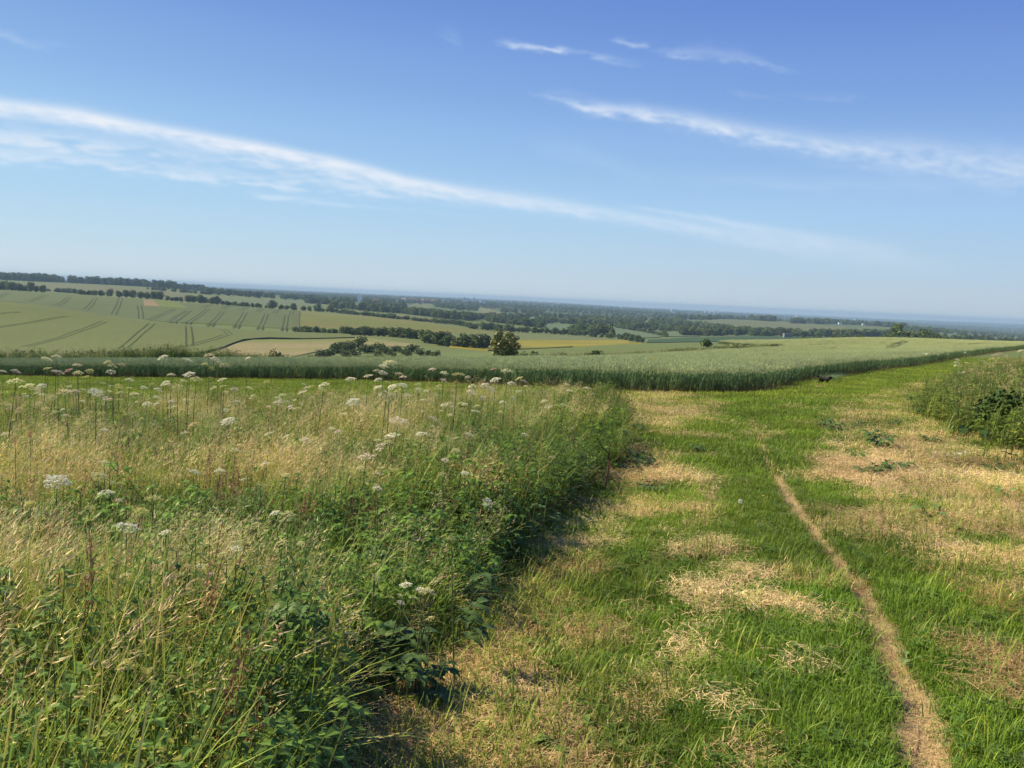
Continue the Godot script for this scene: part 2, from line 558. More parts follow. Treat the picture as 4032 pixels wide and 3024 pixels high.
func field(called: String, label: String, low: Array, high: Array, crop: float, col: Color, mottle := 0.08, nu := 90, nv := 24, second := Color(-1, 0, 0), tone := 0.62) -> void:
	# a standing crop between its nearer and its farther edge, draped on the land, with sides
	var v := PackedVector3Array()
	var n := PackedVector3Array()
	var c := PackedColorArray()
	var idx := PackedInt32Array()
	var seed_at := low[0].x as float
	for j in range(-1, nv + 2):
		for i in range(-1, nu + 2):
			var t := clampf(float(i) / nu, 0.0, 1.0)
			var w := clampf(float(j) / nv, 0.0, 1.0)
			var p := along(low, t).lerp(along(high, t), w)
			var rim := i < 0 or j < 0 or i > nu or j > nv
			var h := H(p.x, p.z)
			var e := maxf(1.0, -p.z * 0.004)
			v.push_back(Vector3(p.x, h - 0.5 if rim else h + crop, p.z))
			n.push_back(Vector3(H(p.x - e, p.z) - H(p.x + e, p.z), 2.0 * e, H(p.x, p.z - e) - H(p.x, p.z + e)).normalized())
			var k := nz.get_noise_2d(p.x * 0.5 + seed_at, p.z * 0.25) * 0.6 + nz.get_noise_2d(p.x * 3.0, p.z * 1.5) * 0.5 + rng.randf_range(-0.7, 0.7)
			var cc := col
			if second.r >= 0.0:
				cc = col.lerp(second, smoothstep(-0.25, 0.3, nz.get_noise_2d(p.x * 0.35 + 7.0, p.z * 0.8 + seed_at)))
			cc *= tone * (1.0 + mottle * k)
			cc.b *= 0.78
			cc.a = 1.0
			c.push_back(cc)
	var row := nu + 3
	for j in nv + 2:
		for i in nu + 2:
			var q := j * row + i
			idx.append_array([q, q + row, q + row + 1, q, q + row + 1, q + 1])
	var a := []
	a.resize(Mesh.ARRAY_MAX)
	a[Mesh.ARRAY_VERTEX] = v
	a[Mesh.ARRAY_NORMAL] = n
	a[Mesh.ARRAY_COLOR] = c
	a[Mesh.ARRAY_INDEX] = idx
	var am := ArrayMesh.new()
	am.add_surface_from_arrays(Mesh.PRIMITIVE_TRIANGLES, a)
	am.surface_set_material(0, field_mat)
	piece(called, am, label, "", "", "structure")

var field_mat: StandardMaterial3D
var rut_mat: StandardMaterial3D


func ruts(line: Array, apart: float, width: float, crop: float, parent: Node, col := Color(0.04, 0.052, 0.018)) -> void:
	# a pair of wheelings laid over the crop as ribbons: trodden plants and soil, gap shade painted in
	for side in ([-1.0, 1.0] if apart > 0.0 else [0.0]):
		var mb := MB.new()
		var k := (line.size() - 1) * 10
		var pl := Vector3.ZERO
		var pr := Vector3.ZERO
		for i in k + 1:
			var t := float(i) / k
			var p := along(line, t)
			var q := along(line, minf(t + 0.02, 1.0)) - along(line, maxf(t - 0.02, 0.0))
			var across := Vector3(-q.z, 0, q.x).normalized()
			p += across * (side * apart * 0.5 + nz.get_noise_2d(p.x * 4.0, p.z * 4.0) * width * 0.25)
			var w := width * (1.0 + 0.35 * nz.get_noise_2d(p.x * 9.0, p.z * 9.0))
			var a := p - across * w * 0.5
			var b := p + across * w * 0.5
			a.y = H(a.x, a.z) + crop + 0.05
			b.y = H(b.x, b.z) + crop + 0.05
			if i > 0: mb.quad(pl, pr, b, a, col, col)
			pl = a
			pr = b
		part("wheel_track", mb.mesh(rut_mat), parent)


func build_fields() -> void:
	field_mat = leafy(0.9, 0.0)
	rut_mat = leafy(0.95, 0.0)
	var wheat := Color(0.175, 0.215, 0.085)
	# the nearer slope of the opposite hill
	var lo: Array[Vector3] = [A(-260, 640, 220, 420), A(150, 600, 220, 420), A(600, 585, 220, 420), A(1000, 575, 220, 420), A(1300, 568, 220, 420), A(1450, 530, 220, 420), A(1580, 480, 240, 420), A(1750, 468, 240, 430), A(1980, 474, 240, 430), A(2300, 466, 250, 430)]
	var hi: Array[Vector3] = []
	for k in lo.size():
		hi.append(P([-70, 25, 92, 150, 190, 215, 238, 262, 298, 345][k], [440, 440, 442, 445, 448, 450, 452, 455, 450, 440][k]))
	field("wheat_field", "pale green wheat field on the nearer slope of the opposite hill", lo, hi, 0.7, wheat, 0.07, 160, 40)
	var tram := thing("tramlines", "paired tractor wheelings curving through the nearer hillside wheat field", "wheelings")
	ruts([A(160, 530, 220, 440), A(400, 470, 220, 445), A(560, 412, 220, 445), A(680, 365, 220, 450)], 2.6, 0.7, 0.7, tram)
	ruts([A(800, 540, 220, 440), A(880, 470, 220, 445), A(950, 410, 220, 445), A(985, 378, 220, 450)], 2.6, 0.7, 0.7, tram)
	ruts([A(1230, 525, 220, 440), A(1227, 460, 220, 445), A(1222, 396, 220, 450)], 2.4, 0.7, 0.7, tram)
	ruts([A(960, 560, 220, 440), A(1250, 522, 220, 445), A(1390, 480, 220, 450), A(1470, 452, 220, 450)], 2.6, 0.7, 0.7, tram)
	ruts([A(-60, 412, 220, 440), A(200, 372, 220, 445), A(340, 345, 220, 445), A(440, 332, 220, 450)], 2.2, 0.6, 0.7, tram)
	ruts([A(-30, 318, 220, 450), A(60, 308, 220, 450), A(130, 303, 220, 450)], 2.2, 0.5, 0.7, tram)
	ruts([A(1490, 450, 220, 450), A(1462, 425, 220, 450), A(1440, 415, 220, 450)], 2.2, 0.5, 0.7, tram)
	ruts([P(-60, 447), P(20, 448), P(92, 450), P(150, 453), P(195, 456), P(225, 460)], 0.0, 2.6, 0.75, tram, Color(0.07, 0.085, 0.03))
	# the slope behind it
	var lo2: Array[Vector3] = []
	for k in 9: lo2.append(P([-80, 0, 60, 120, 165, 205, 240, 270, 297][k], [500, 500, 510, 520, 530, 540, 545, 540, 545][k]))
	var hi2: Array[Vector3] = [A(-520, 128, 700, 900), A(0, 155, 700, 900), A(380, 175, 700, 900), A(780, 203, 700, 900), A(1060, 226, 700, 900), A(1330, 247, 700, 900), A(1550, 262, 700, 900), A(1750, 276, 700, 900), A(1940, 290, 700, 900)]
	field("wheat_field", "pale green wheat field behind the dark fold, below the line of hedgerow trees", lo2, hi2, 0.7, Color(0.15, 0.195, 0.085), 0.07, 160, 40)
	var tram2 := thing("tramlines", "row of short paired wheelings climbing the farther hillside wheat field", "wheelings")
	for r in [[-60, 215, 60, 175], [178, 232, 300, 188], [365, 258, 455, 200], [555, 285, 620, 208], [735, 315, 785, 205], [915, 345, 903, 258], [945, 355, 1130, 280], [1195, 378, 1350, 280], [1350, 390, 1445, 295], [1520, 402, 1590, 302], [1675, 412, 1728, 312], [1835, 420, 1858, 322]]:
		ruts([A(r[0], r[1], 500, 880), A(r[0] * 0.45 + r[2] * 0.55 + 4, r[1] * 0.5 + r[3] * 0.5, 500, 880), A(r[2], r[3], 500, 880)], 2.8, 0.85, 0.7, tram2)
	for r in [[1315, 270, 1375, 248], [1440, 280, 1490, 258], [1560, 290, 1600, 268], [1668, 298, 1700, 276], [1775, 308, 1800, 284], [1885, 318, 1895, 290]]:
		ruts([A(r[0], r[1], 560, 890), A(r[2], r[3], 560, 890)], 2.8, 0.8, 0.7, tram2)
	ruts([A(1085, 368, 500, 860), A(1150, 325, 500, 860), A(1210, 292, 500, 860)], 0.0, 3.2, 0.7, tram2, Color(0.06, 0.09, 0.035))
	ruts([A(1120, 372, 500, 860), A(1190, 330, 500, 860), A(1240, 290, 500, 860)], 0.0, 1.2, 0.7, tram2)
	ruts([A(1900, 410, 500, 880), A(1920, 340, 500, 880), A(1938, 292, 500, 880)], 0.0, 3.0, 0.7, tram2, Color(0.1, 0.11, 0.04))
	field("bare_patch", "small pinkish bare patch at the top of the hillside wheat", [A(935, 258, 600, 890), A(1030, 262, 600, 890)], [A(928, 220, 600, 890), A(990, 222, 600, 890)], 0.9, Color(0.36, 0.27, 0.18), 0.05, 20, 8)
	field("grass_patch", "small bright green patch beside the pinkish bare patch in the hillside wheat", [A(1032, 263, 600, 890), A(1212, 276, 600, 890)], [A(992, 222, 600, 890), A(1150, 236, 600, 890)], 0.9, Color(0.19, 0.25, 0.06), 0.05, 20, 8)
	field("cut_patch", "pale tan cut patch below the hillside wheat field", [A(1400, 560, 200, 420), A(1620, 585, 200, 420), A(1900, 585, 200, 420), B(0, 440, 200, 420), B(480, 440, 200, 430)], [A(1560, 492, 200, 420), A(1640, 476, 200, 425), A(1980, 474, 200, 430), B(20, 372, 200, 440), B(500, 425, 200, 440)], 0.25, Color(0.38, 0.33, 0.21), 0.1, 60, 20, Color(0.24, 0.28, 0.1))
	# the yellow-green field and its neighbours in the middle of the view
	field("meadow_field", "large yellow green grass field beyond the dark hedge belt", [A(1925, 408, 440, 900), B(0, 345, 440, 900), B(300, 385, 440, 900), B(600, 430, 440, 900), B(800, 450, 430, 900), B(1000, 470, 400, 900)], [A(1942, 292, 440, 900), B(0, 234, 440, 900), B(300, 257, 440, 900), B(600, 290, 440, 900), B(800, 322, 440, 900), B(1100, 345, 440, 900)], 0.3, Color(0.215, 0.245, 0.065), 0.12, 120, 40, Color(0.26, 0.24, 0.085))
	field("buttercup_field", "golden yellow field in the valley behind the elder bush", [B(700, 440, 300, 700), B(950, 464, 300, 700), B(1100, 456, 300, 700), B(1500, 440, 300, 700), B(1940, 420, 300, 700)], [B(700, 402, 380, 700), B(950, 397, 380, 700), B(1100, 396, 380, 700), B(1500, 398, 380, 700), B(1860, 398, 380, 700)], 0.5, Color(0.37, 0.33, 0.05), 0.1, 80, 20, Color(0.25, 0.25, 0.07))
	field("grass_strip", "grey green strip of crop with white bales at its end", [B(745, 388, 380, 760), B(1000, 394, 380, 760), B(1400, 401, 380, 760), B(1700, 403, 380, 760)], [B(600, 348, 380, 760), B(900, 352, 380, 760), B(1300, 362, 380, 760), B(1650, 378, 380, 760)], 0.4, Color(0.20, 0.24, 0.12), 0.06, 60, 14)
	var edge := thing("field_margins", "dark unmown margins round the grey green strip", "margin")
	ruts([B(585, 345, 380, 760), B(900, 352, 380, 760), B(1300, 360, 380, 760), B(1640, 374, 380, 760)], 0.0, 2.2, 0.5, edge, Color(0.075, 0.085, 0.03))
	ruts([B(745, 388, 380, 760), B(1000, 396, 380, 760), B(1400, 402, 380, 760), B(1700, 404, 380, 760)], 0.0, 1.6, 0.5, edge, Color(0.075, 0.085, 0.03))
	field("meadow_field", "narrow green field between the low hedge and the dark woods", [B(760, 290, 600, 1300), B(900, 318, 600, 1300), B(1150, 322, 600, 1300), B(1400, 340, 600, 1300)], [B(760, 264, 700, 1300), B(900, 268, 700, 1300), B(1150, 298, 700, 1300), B(1400, 330, 700, 1300)], 0.3, Color(0.18, 0.225, 0.07), 0.06, 50, 10)
	field("stubble_strip", "thin tan strip above the low hedge on the yellow green field", [B(-20, 224, 850, 1500), B(300, 250, 850, 1500), B(640, 282, 850, 1500)], [B(-20, 212, 850, 1500), B(300, 230, 850, 1500), B(640, 262, 850, 1500)], 0.3, Color(0.25, 0.235, 0.10), 0.06, 50, 6)
	field("barley_field", "blue green crop field between the woods right of the elder bush", [B(1380, 345, 600, 1300), B(1620, 366, 600, 1300), B(1850, 384, 600, 1300), B(2070, 378, 600, 1300)], [B(1290, 283, 700, 1300), B(1500, 300, 700, 1300), B(1800, 318, 700, 1300), B(2060, 370, 700, 1300)], 0.6, Color(0.17, 0.235, 0.145), 0.04, 60, 14)
	field("barley_field", "pale blue green field sloping between hedges left of the dark green crop", [B(2060, 372, 600, 1300), B(2212, 372, 600, 1300), C(110, 290, 600, 1300)], [B(1800, 318, 700, 1300), B(2100, 338, 700, 1300), C(60, 264, 700, 1300)], 0.6, Color(0.17, 0.235, 0.145), 0.04, 40, 10)
	field("beet_field", "dark green crop field behind the crest of the near wheat", [B(1980, 412, 380, 900), C(0, 326, 380, 900), C(300, 322, 380, 900), C(700, 320, 380, 900), C(1000, 316, 380, 900)], [B(1990, 392, 400, 1000), C(0, 298, 400, 1000), C(300, 290, 400, 1000), C(620, 288, 400, 1000), C(1000, 292, 400, 1000)], 0.4, Color(0.065, 0.125, 0.06), 0.05, 60, 12)
	# beyond the tree line on the left
	field("wheat_field", "wide pale field in front of the hilltop wood at the left", [A(120, 125, 950, 1700), A(320, 160, 950, 1700), A(700, 175, 950, 1700), A(950, 205, 950, 1700), A(1240, 225, 950, 1700), A(1440, 245, 950, 1700)], [A(100, 104, 1100, 1700), A(320, 108, 1100, 1700), A(700, 124, 1100, 1700), A(950, 148, 1100, 1700), A(1200, 180, 1100, 1700), A(1420, 206, 1100, 1700)], 0.6, Color(0.20, 0.21, 0.11), 0.04, 60, 10)
	field("meadow_field", "thin bright green field beside the hilltop wood", [A(930, 142, 1200, 1900), A(1200, 160, 1200, 1900), A(1400, 180, 1200, 1900)], [A(930, 136, 1300, 2000), A(1200, 148, 1300, 2000), A(1440, 172, 1300, 2000)], 0.3, Color(0.19, 0.25, 0.08), 0.04, 30, 5)
	field("barley_field", "long pale blue green field behind the hedge at the edge of the hill", [A(1420, 232, 900, 1600), A(1700, 250, 900, 1600), A(1980, 262, 900, 1600), A(2212, 268, 900, 1600), B(0, 224, 900, 1600)], [A(1430, 206, 1000, 1700), A(1700, 212, 1000, 1700), A(1980, 222, 1000, 1700), A(2212, 230, 1000, 1700), B(40, 190, 1000, 1700)], 0.5, Color(0.19, 0.235, 0.14), 0.04, 50, 8)
	# small fields among the far woods
	for f in [[430, 186, 600, 186, 470, 156, 610, 156, 1600, 2800, 0], [880, 226, 1050, 226, 880, 184, 960, 188, 1300, 2400, 1], [920, 175, 1060, 205, 930, 168, 1090, 200, 1600, 2600, 0], [1180, 205, 1330, 215, 1200, 197, 1340, 206, 1500, 2600, 1], [1560, 280, 1760, 292, 1560, 272, 1760, 284, 1000, 2000, 0], [1810, 305, 2000, 312, 1810, 297, 2000, 302, 1000, 2000, 1], [0, 168, 60, 172, 0, 156, 60, 160, 1500, 2400, 0]]:
		field("far_field", ["pale green field on the wooded slope below the village", "pale tan field falling through the middle of the far woods", "narrow green field above the pale field in the far woods", "thin pale field at the right end of the far wooded slope", "thin pale field among the dark woods right of the elder bush", "sliver of pale field behind the right-hand hedge trees", "small pale field at the left edge of the village wood"][[430, 880, 920, 1180, 1560, 1810, 0].find(f[0])],
			[B(f[0], f[1], f[8], f[9]), B(f[2], f[3], f[8], f[9])], [B(f[4], f[5], f[8], f[9]), B(f[6], f[7], f[8], f[9])], 0.5, [Color(0.19, 0.22, 0.09), Color(0.24, 0.25, 0.13)][f[10]], 0.04, 24, 6)
	field("far_field", "large pale field on the wooded hill at the right", [C(250, 228, 1200, 2300), C(500, 240, 1200, 2300), C(800, 256, 1200, 2300), C(1060, 245, 1200, 2300)], [C(130, 184, 1500, 2400), C(300, 170, 1500, 2400), C(560, 192, 1500, 2400), C(1060, 224, 1500, 2400)], 0.5, Color(0.21, 0.215, 0.115), 0.05, 50, 12, Color(0.17, 0.2, 0.09))
	field("far_field", "small green paddock between the hill woods at the right", [C(540, 188, 1600, 2600), C(700, 194, 1600, 2600)], [C(540, 178, 1700, 2700), C(710, 184, 1700, 2700)], 0.5, Color(0.19, 0.23, 0.11), 0.04, 20, 5)
	field("far_field", "green pasture right of the pale field on the far hill", [C(1080, 240, 1300, 2400), C(1250, 256, 1300, 2400), C(1420, 258, 1300, 2400)], [C(1060, 215, 1500, 2500), C(1220, 216, 1500, 2500), C(1400, 236, 1500, 2500)], 0.4, Color(0.16, 0.2, 0.085), 0.05, 30, 8)
	field("far_field", "pale sliver of field beyond the copse at the right", [C(1640, 292, 700, 1800), C(1900, 300, 700, 1800)], [C(1660, 278, 800, 2000), C(1880, 290, 800, 2000)], 0.4, Color(0.2, 0.24, 0.12), 0.04, 20, 5)


# ---------------------------------------------------------------- trees
var tree_kinds := []
var bush_kinds := []
var bark: StandardMaterial3D


func leaf_cloud(lobes: Array, count: int, size: float, cols: Array, hollow := 0.35) -> ArrayMesh:
	# leaf clumps spread through the outer part of each lobe, as small folded faces
	var mb := MB.new()
	var total := 0.0
	for l in lobes: total += l[1].x * l[1].z
	for l in lobes:
		var k := int(count * l[1].x * l[1].z / total)
		for i in k:
			var d := Vector3(rng.randfn(), rng.randfn(), rng.randfn()).normalized()
			var rad := pow(rng.randf_range(hollow, 1.0), 0.45)
			var p: Vector3 = l[0] + d * rad * l[1]
			var nn := (d + Vector3(rng.randfn(), rng.randfn() + 0.6, rng.randfn()) * 0.75).normalized()
			var a := nn.cross(Vector3(rng.randfn(), rng.randfn(), rng.randfn())).normalized()
			var b := nn.cross(a)
			var s := size * rng.randf_range(0.6, 1.35)
			var col := rc(cols[rng.randi() % cols.size()], 0.22)
			var tip := p + a * s + nn * s * rng.randf_range(-0.2, 0.3)
			mb.tri(p - a * s * 0.7, p + b * s * 0.75 + nn * s * 0.1, tip, col, col, col)
			mb.tri(p - a * s * 0.7, tip, p - b * s * 0.7 - nn * s * 0.1, col, col, col)
	return mb.mesh(crown_mat)

var crown_mat: StandardMaterial3D


func toned(cols: Array, k: float, warm: float) -> Array:
	var out := []
	for c in cols: out.append(Color(c.r * k + warm, c.g * k + warm * 0.6, c.b * k))
	return out


func make_tree_kinds() -> void:
	crown_mat = leafy(0.75, 0.35)
	bark = leafy(0.95, 0.0)
	# crowns in units of the tree's height
	var greens := [Color(0.07, 0.11, 0.036), Color(0.085, 0.125, 0.038), Color(0.058, 0.095, 0.036)]
	var light := [Color(0.10, 0.145, 0.045), Color(0.115, 0.155, 0.05), Color(0.085, 0.13, 0.042)]
	for k in 8:
		var lobes := []
		var wide: float = [0.42, 0.5, 0.36, 0.46, 0.55, 0.4, 0.48, 0.33][k]
		var m := 8 + k % 4
		for i in m:
			var az := TAU * i / m * 2.4 + rng.randf()
			var up := lerpf(0.17, 0.82, (i + rng.randf()) / m)
			var reach := wide * (1.0 - absf(up - 0.42) * 1.25) * rng.randf_range(0.35, 0.75)
			var r := rng.randf_range(0.15, 0.24)
			lobes.append([Vector3(cos(az) * reach, up, sin(az) * reach), Vector3(r * 1.15, r * 0.85, r * 1.15)])
		lobes.append([Vector3(0, 0.45, 0), Vector3(wide * 0.65, 0.4, wide * 0.65)])
		var tb := MB.new()
		var c0 := Color(0.075, 0.06, 0.045)
		tb.tube([Vector3(0, -0.02, 0), Vector3(0.008, 0.15, 0.004), Vector3(0, 0.35, 0), Vector3(0.015, 0.62, 0)], 0.035, 0.01, 6, c0, c0)
		for i in 4:
			var l: Vector3 = lobes[i * 2][0]
			tb.tube([Vector3(0, 0.25 + 0.05 * i, 0), l * 0.5 + Vector3(0, 0.2, 0), l], 0.014, 0.004, 4, c0, c0)
		tree_kinds.append([tb.mesh(bark), leaf_cloud(lobes, 760, 0.06, toned(greens if k % 3 else light, [1.15, 0.85, 1.5, 1.1, 1.3, 0.8, 1.05, 1.4][k], [0.0, 0.015, 0.025, -0.005, 0.01, 0.005, 0.035, 0.0][k]))])
	for k in 5:
		var lobes := []
		for i in 7:
			var az := TAU * i / 7.0 * 2.4 + rng.randf()
			var reach := rng.randf_range(0.15, 0.5)
			var r := rng.randf_range(0.24, 0.36)
			lobes.append([Vector3(cos(az) * reach, rng.randf_range(0.28, 0.72), sin(az) * reach), Vector3(r * 1.2, r, r * 1.2)])
		var tb := MB.new()
		for i in 4:
			tb.tube([Vector3(0, -0.02, 0), lobes[i][0] * 0.5, lobes[i][0]], 0.025, 0.008, 4, Color(0.08, 0.065, 0.05), Color(0.08, 0.065, 0.05))
		bush_kinds.append([tb.mesh(bark), leaf_cloud(lobes, 520, 0.085, light if k % 2 else greens)])


var tree_count := 0
func plant_tree(called: String, label: String, category: String, group: String, at: Vector3, h: float, wide: float, kinds: Array) -> Node3D:
	var k: Array = kinds[rng.randi() % kinds.size()]
	if absf(at.x / -at.z) > 0.66: return null           # beyond the edges of the view
	var o := thing(called, label, category, at, rng.randf() * TAU, group)
	o.scale = Vector3(h * wide, h, h * wide)
	part("trunk" if kinds == tree_kinds else "stem", k[0], o)
	part("crown" if kinds == tree_kinds else "foliage", k[1], o)
	tree_count += 1
	return o


func belt(called: String, label: String, category: String, group: String, line: Array, count: int, h0: float, h1: float, thick: float, kinds: Array, wide := 1.0) -> void:
	for i in count:
		var p := along(line, clampf((i + rng.randf_range(0.1, 0.9)) / count, 0, 1))
		p += Vector3(p.x, 0, p.z).normalized() * rng.randf_range(0, thick)
		p.y = H(p.x, p.z) - 0.1
		plant_tree(called, label, category, group, p, rng.randf_range(h0, h1), wide * rng.randf_range(0.85, 1.3), kinds)


func wood(label: String, lines: Array, h0: float, h1: float, kinds: Array, wide := 1.0, called := "wood") -> void:
	# a wood that reads as one mass: [polyline, how many, how deep]
	var root := Node3D.new()
	root.name = numbered(called)
	add_child(root, true)
	tag(root, label, "", "", "stuff")
	var tr := []
	for k in kinds.size(): tr.append([])
	for l in lines:
		for i in l[1]:
			var p := along(l[0], rng.randf())
			p += Vector3(p.x, 0, p.z).normalized() * rng.randf_range(0, l[2])
			p.y = H(p.x, p.z) - 0.3
			var h := rng.randf_range(h0, h1)
			var w := h * wide * rng.randf_range(0.85, 1.35)
			tr[rng.randi() % kinds.size()].append(Transform3D(Basis(Vector3.UP, rng.randf() * TAU).scaled(Vector3(w, h, w)), p))
	for k in kinds.size():
		many("crowns", kinds[k][1], tr[k], [], root)


func many(called: String, m: Mesh, tr: Array, cols: Array, parent: Node) -> void:
	if tr.is_empty(): return
	var mm := MultiMesh.new()
	mm.transform_format = MultiMesh.TRANSFORM_3D
	mm.use_colors = cols.size() > 0
	mm.mesh = m
	mm.instance_count = tr.size()
	for i in tr.size():
		mm.set_instance_transform(i, tr[i])
		if cols.size() > 0: mm.set_instance_color(i, cols[i])
	var o := MultiMeshInstance3D.new()
	o.name = called
	o.multimesh = mm
	o.set_meta("kind", "stuff")
	parent.add_child(o, true)


func build_woods() -> void:
	make_tree_kinds()
	var ft := tree_kinds
	# the dark line of trees behind the hillside wheat, from the left edge to the corner of the yellow field
	var g := "hedgerow trees lined up behind the hillside wheat field"
	var l := "dark round tree, {n} from the left in the hedgerow behind the hillside wheat"
	belt("hedgerow_tree", l, "tree", g, [A(-160, 165, 860, 1000), A(60, 166, 860, 1000), A(300, 184, 860, 1000)], 18, 7.5, 12, 50, ft, 1.0)
	belt("hedgerow_tree", l, "tree", g, [A(500, 196, 860, 1000), A(700, 206, 860, 1000)], 9, 4, 7, 25, ft, 1.0)
	belt("hedgerow_tree", l, "tree", g, [A(700, 206, 860, 1000), A(900, 222, 860, 1000), A(1060, 232, 860, 1000)], 11, 6, 10, 25, ft, 0.95)
	belt("hedgerow_tree", l, "tree", g, [A(1080, 236, 860, 1000), A(1180, 240, 860, 1000)], 5, 4, 6, 10, ft, 1.2)
	belt("hedgerow_tree", l, "tree", g, [A(1200, 246, 860, 1000), A(1420, 258, 860, 1000)], 9, 7, 10, 15, ft, 1.1)
	belt("hedgerow_tree", l, "tree", g, [A(1440, 262, 860, 1000), A(1700, 280, 860, 1000), A(2200, 320, 860, 1000)], 34, 3, 6, 14, ft, 1.1)
	for q in [[1770, 286, 10], [2060, 304, 9], [2140, 310, 8.5], [1900, 292, 8]]:
		plant_tree("hedgerow_tree", l, "tree", g, A(q[0], q[1], 860, 1000), q[2], 1.3, ft)
	belt("hedge_bush", "low dark bush, {n} from the left in the hedge above the yellow green field", "bush", "bushes of the hedge above the yellow green field", [B(-20, 240, 850, 1100), B(300, 260, 800, 1100), B(680, 290, 750, 1100)], 26, 3.0, 5.0, 8, bush_kinds, 1.4)
	belt("hedge_bush", "low dark bush, {n} from the left in the hedge above the yellow green field", "bush", "bushes of the hedge above the yellow green field", [B(690, 284, 700, 1000), B(800, 305, 650, 1000), B(870, 325, 600, 1000)], 14, 3.5, 5.5, 12, bush_kinds, 1.3)
	# the dark belt in the middle
	var gb := "trees of the dark belt below the yellow green field"
	var lb := "dense dark tree, {n} from the left in the belt below the yellow green field"
	belt("belt_tree", lb, "tree", gb, [A(1910, 425, 430, 700), A(2000, 432, 430, 700), A(2200, 445, 430, 700)], 10, 3.2, 5.0, 8, ft, 1.4)
	belt("belt_tree", lb, "tree", gb, [B(0, 372, 430, 620), B(150, 382, 430, 600), B(300, 405, 420, 580), B(420, 428, 400, 560), B(520, 445, 400, 540)], 30, 3.6, 5.6, 16, ft, 1.15)
	belt("belt_tree", lb, "tree", gb, [B(530, 455, 360, 520), B(640, 468, 340, 500), B(760, 472, 330, 480), B(940, 472, 320, 460)], 24, 4.0, 6.6, 20, ft, 1.1)
	# scrub in front of it
	var gs := "scrub bushes in the hollow in front of the belt"
	for q in [[-30, 470, 6], [10, 455, 5.2], [60, 450, 5.5], [115, 425, 6.5], [150, 470, 4.5], [190, 465, 4.8], [260, 460, 5.5], [290, 480, 4.2], [355, 465, 4.0], [400, 480, 3.4], [455, 470, 5.2], [510, 485, 3.8], [230, 490, 3.6], [90, 490, 3.5], [20, 492, 3.8], [-80, 500, 4.5], [-130, 505, 4.2], [-190, 520, 3.0], [330, 492, 3.0], [560, 490, 3.0], [610, 492, 3.2], [430, 495, 3.0]]:
		plant_tree("scrub_bush", "rounded scrub bush, {n} from the left in the hollow before the dark belt", "bush", gs, B(q[0], q[1] + 8, 200, 330), q[2] * 0.62, 1.2, bush_kinds)
	# hedge with trees across the middle right
	var gh := "trees of the hedge across the valley behind the elder bush"
	var lh := "bushy tree, {n} from the left in the long hedge across the valley"
	belt("valley_hedge_tree", lh, "tree", gh, [B(915, 328, 620, 900), B(1000, 330, 620, 900), B(1100, 340, 620, 900)], 13, 5, 7.5, 12, ft, 1.2)
	belt("valley_hedge_tree", lh, "tree", gh, [B(1120, 342, 620, 900), B(1300, 350, 620, 900), B(1500, 362, 600, 900), B(1800, 388, 560, 900), B(1960, 412, 500, 900)], 34, 3.5, 6.5, 10, ft, 1.25)
	belt("clump_tree", "tall dark tree, {n} from the left in the clump in the blue green field", "tree", "trees of the clump in the blue green field", [B(1480, 345, 700, 1100), B(1620, 360, 700, 1100), B(1770, 368, 700, 1100)], 22, 7, 11.5, 26, ft, 1.05)
	belt("valley_hedge_tree", lh, "tree", gh, [B(1820, 322, 700, 1200), B(1960, 345, 700, 1200), B(2120, 378, 600, 1200)], 20, 4.5, 8, 16, ft, 1.15)
	# copse on the crest at the right and its hedge
	var gc := "trees of the copse behind the crest of the near wheat"
	var lc := "dark broad tree, {n} from the left in the copse behind the wheat crest"
	for q in [[1330, 8], [1362, 12.5], [1385, 10], [1420, 7], [1450, 8.5], [1480, 6.5], [1520, 8], [1545, 9.5], [1565, 8.5], [1600, 7], [1625, 6.5], [1290, 6]]:
		var c: float = 682.7 + q[0] * 0.1543
		plant_tree("copse_tree", lc, "tree", gc, P(c, rng.randf_range(470, 520)), q[1], 0.95, ft)
	belt("copse_bush", "low bush, {n} from the left along the foot of the copse", "bush", "bushes along the foot of the copse", [P(882, 465), P(910, 468), P(940, 470)], 14, 3, 5, 12, bush_kinds, 1.2)
	belt("crest_hedge_bush", "small dark bush, {n} from the left in the hedge right of the copse", "bush", "bushes of the hedge right of the copse", [P(940, 470), P(980, 460), P(1030, 440), P(1100, 430)], 30, 2.2, 4.0, 10, bush_kinds, 1.2)
	for q in [[858, 380, 2.4, 1.5], [885, 385, 3.0, 1.5], [876, 385, 1.4, 1.4], [786, 420, 2.2, 2.4], [800, 420, 3.2, 1.5], [812, 420, 3.0, 1.6], [778, 415, 1.6, 2.6], [832, 430, 3.0, 1.2], [840, 430, 3.6, 1.2]]:
		plant_tree("crest_bush", "rounded bush, {n} from the left on the skyline of the near wheat", "bush", "bushes on the wheat skyline", P(q[0], q[1]), q[2], q[3], bush_kinds)
	# woods that read as masses
	wood("dark wood across the middle distance below the village", [[[B(-60, 215, 1150, 1600), B(200, 222, 1150, 1600), B(420, 238, 1100, 1600), B(640, 262, 1000, 1600)], 150, 160], [[B(640, 262, 1000, 1500), B(800, 268, 1000, 1500), B(900, 268, 1000, 1500)], 50, 120]], 8, 13, ft)
	wood("pale green wood in the valley right of the dark wood", [[[B(945, 275, 850, 1400), B(1100, 295, 850, 1400), B(1300, 318, 850, 1300)], 75, 90], [[B(900, 262, 1000, 1500), B(1200, 265, 1000, 1500)], 70, 200]], 7, 11, ft)
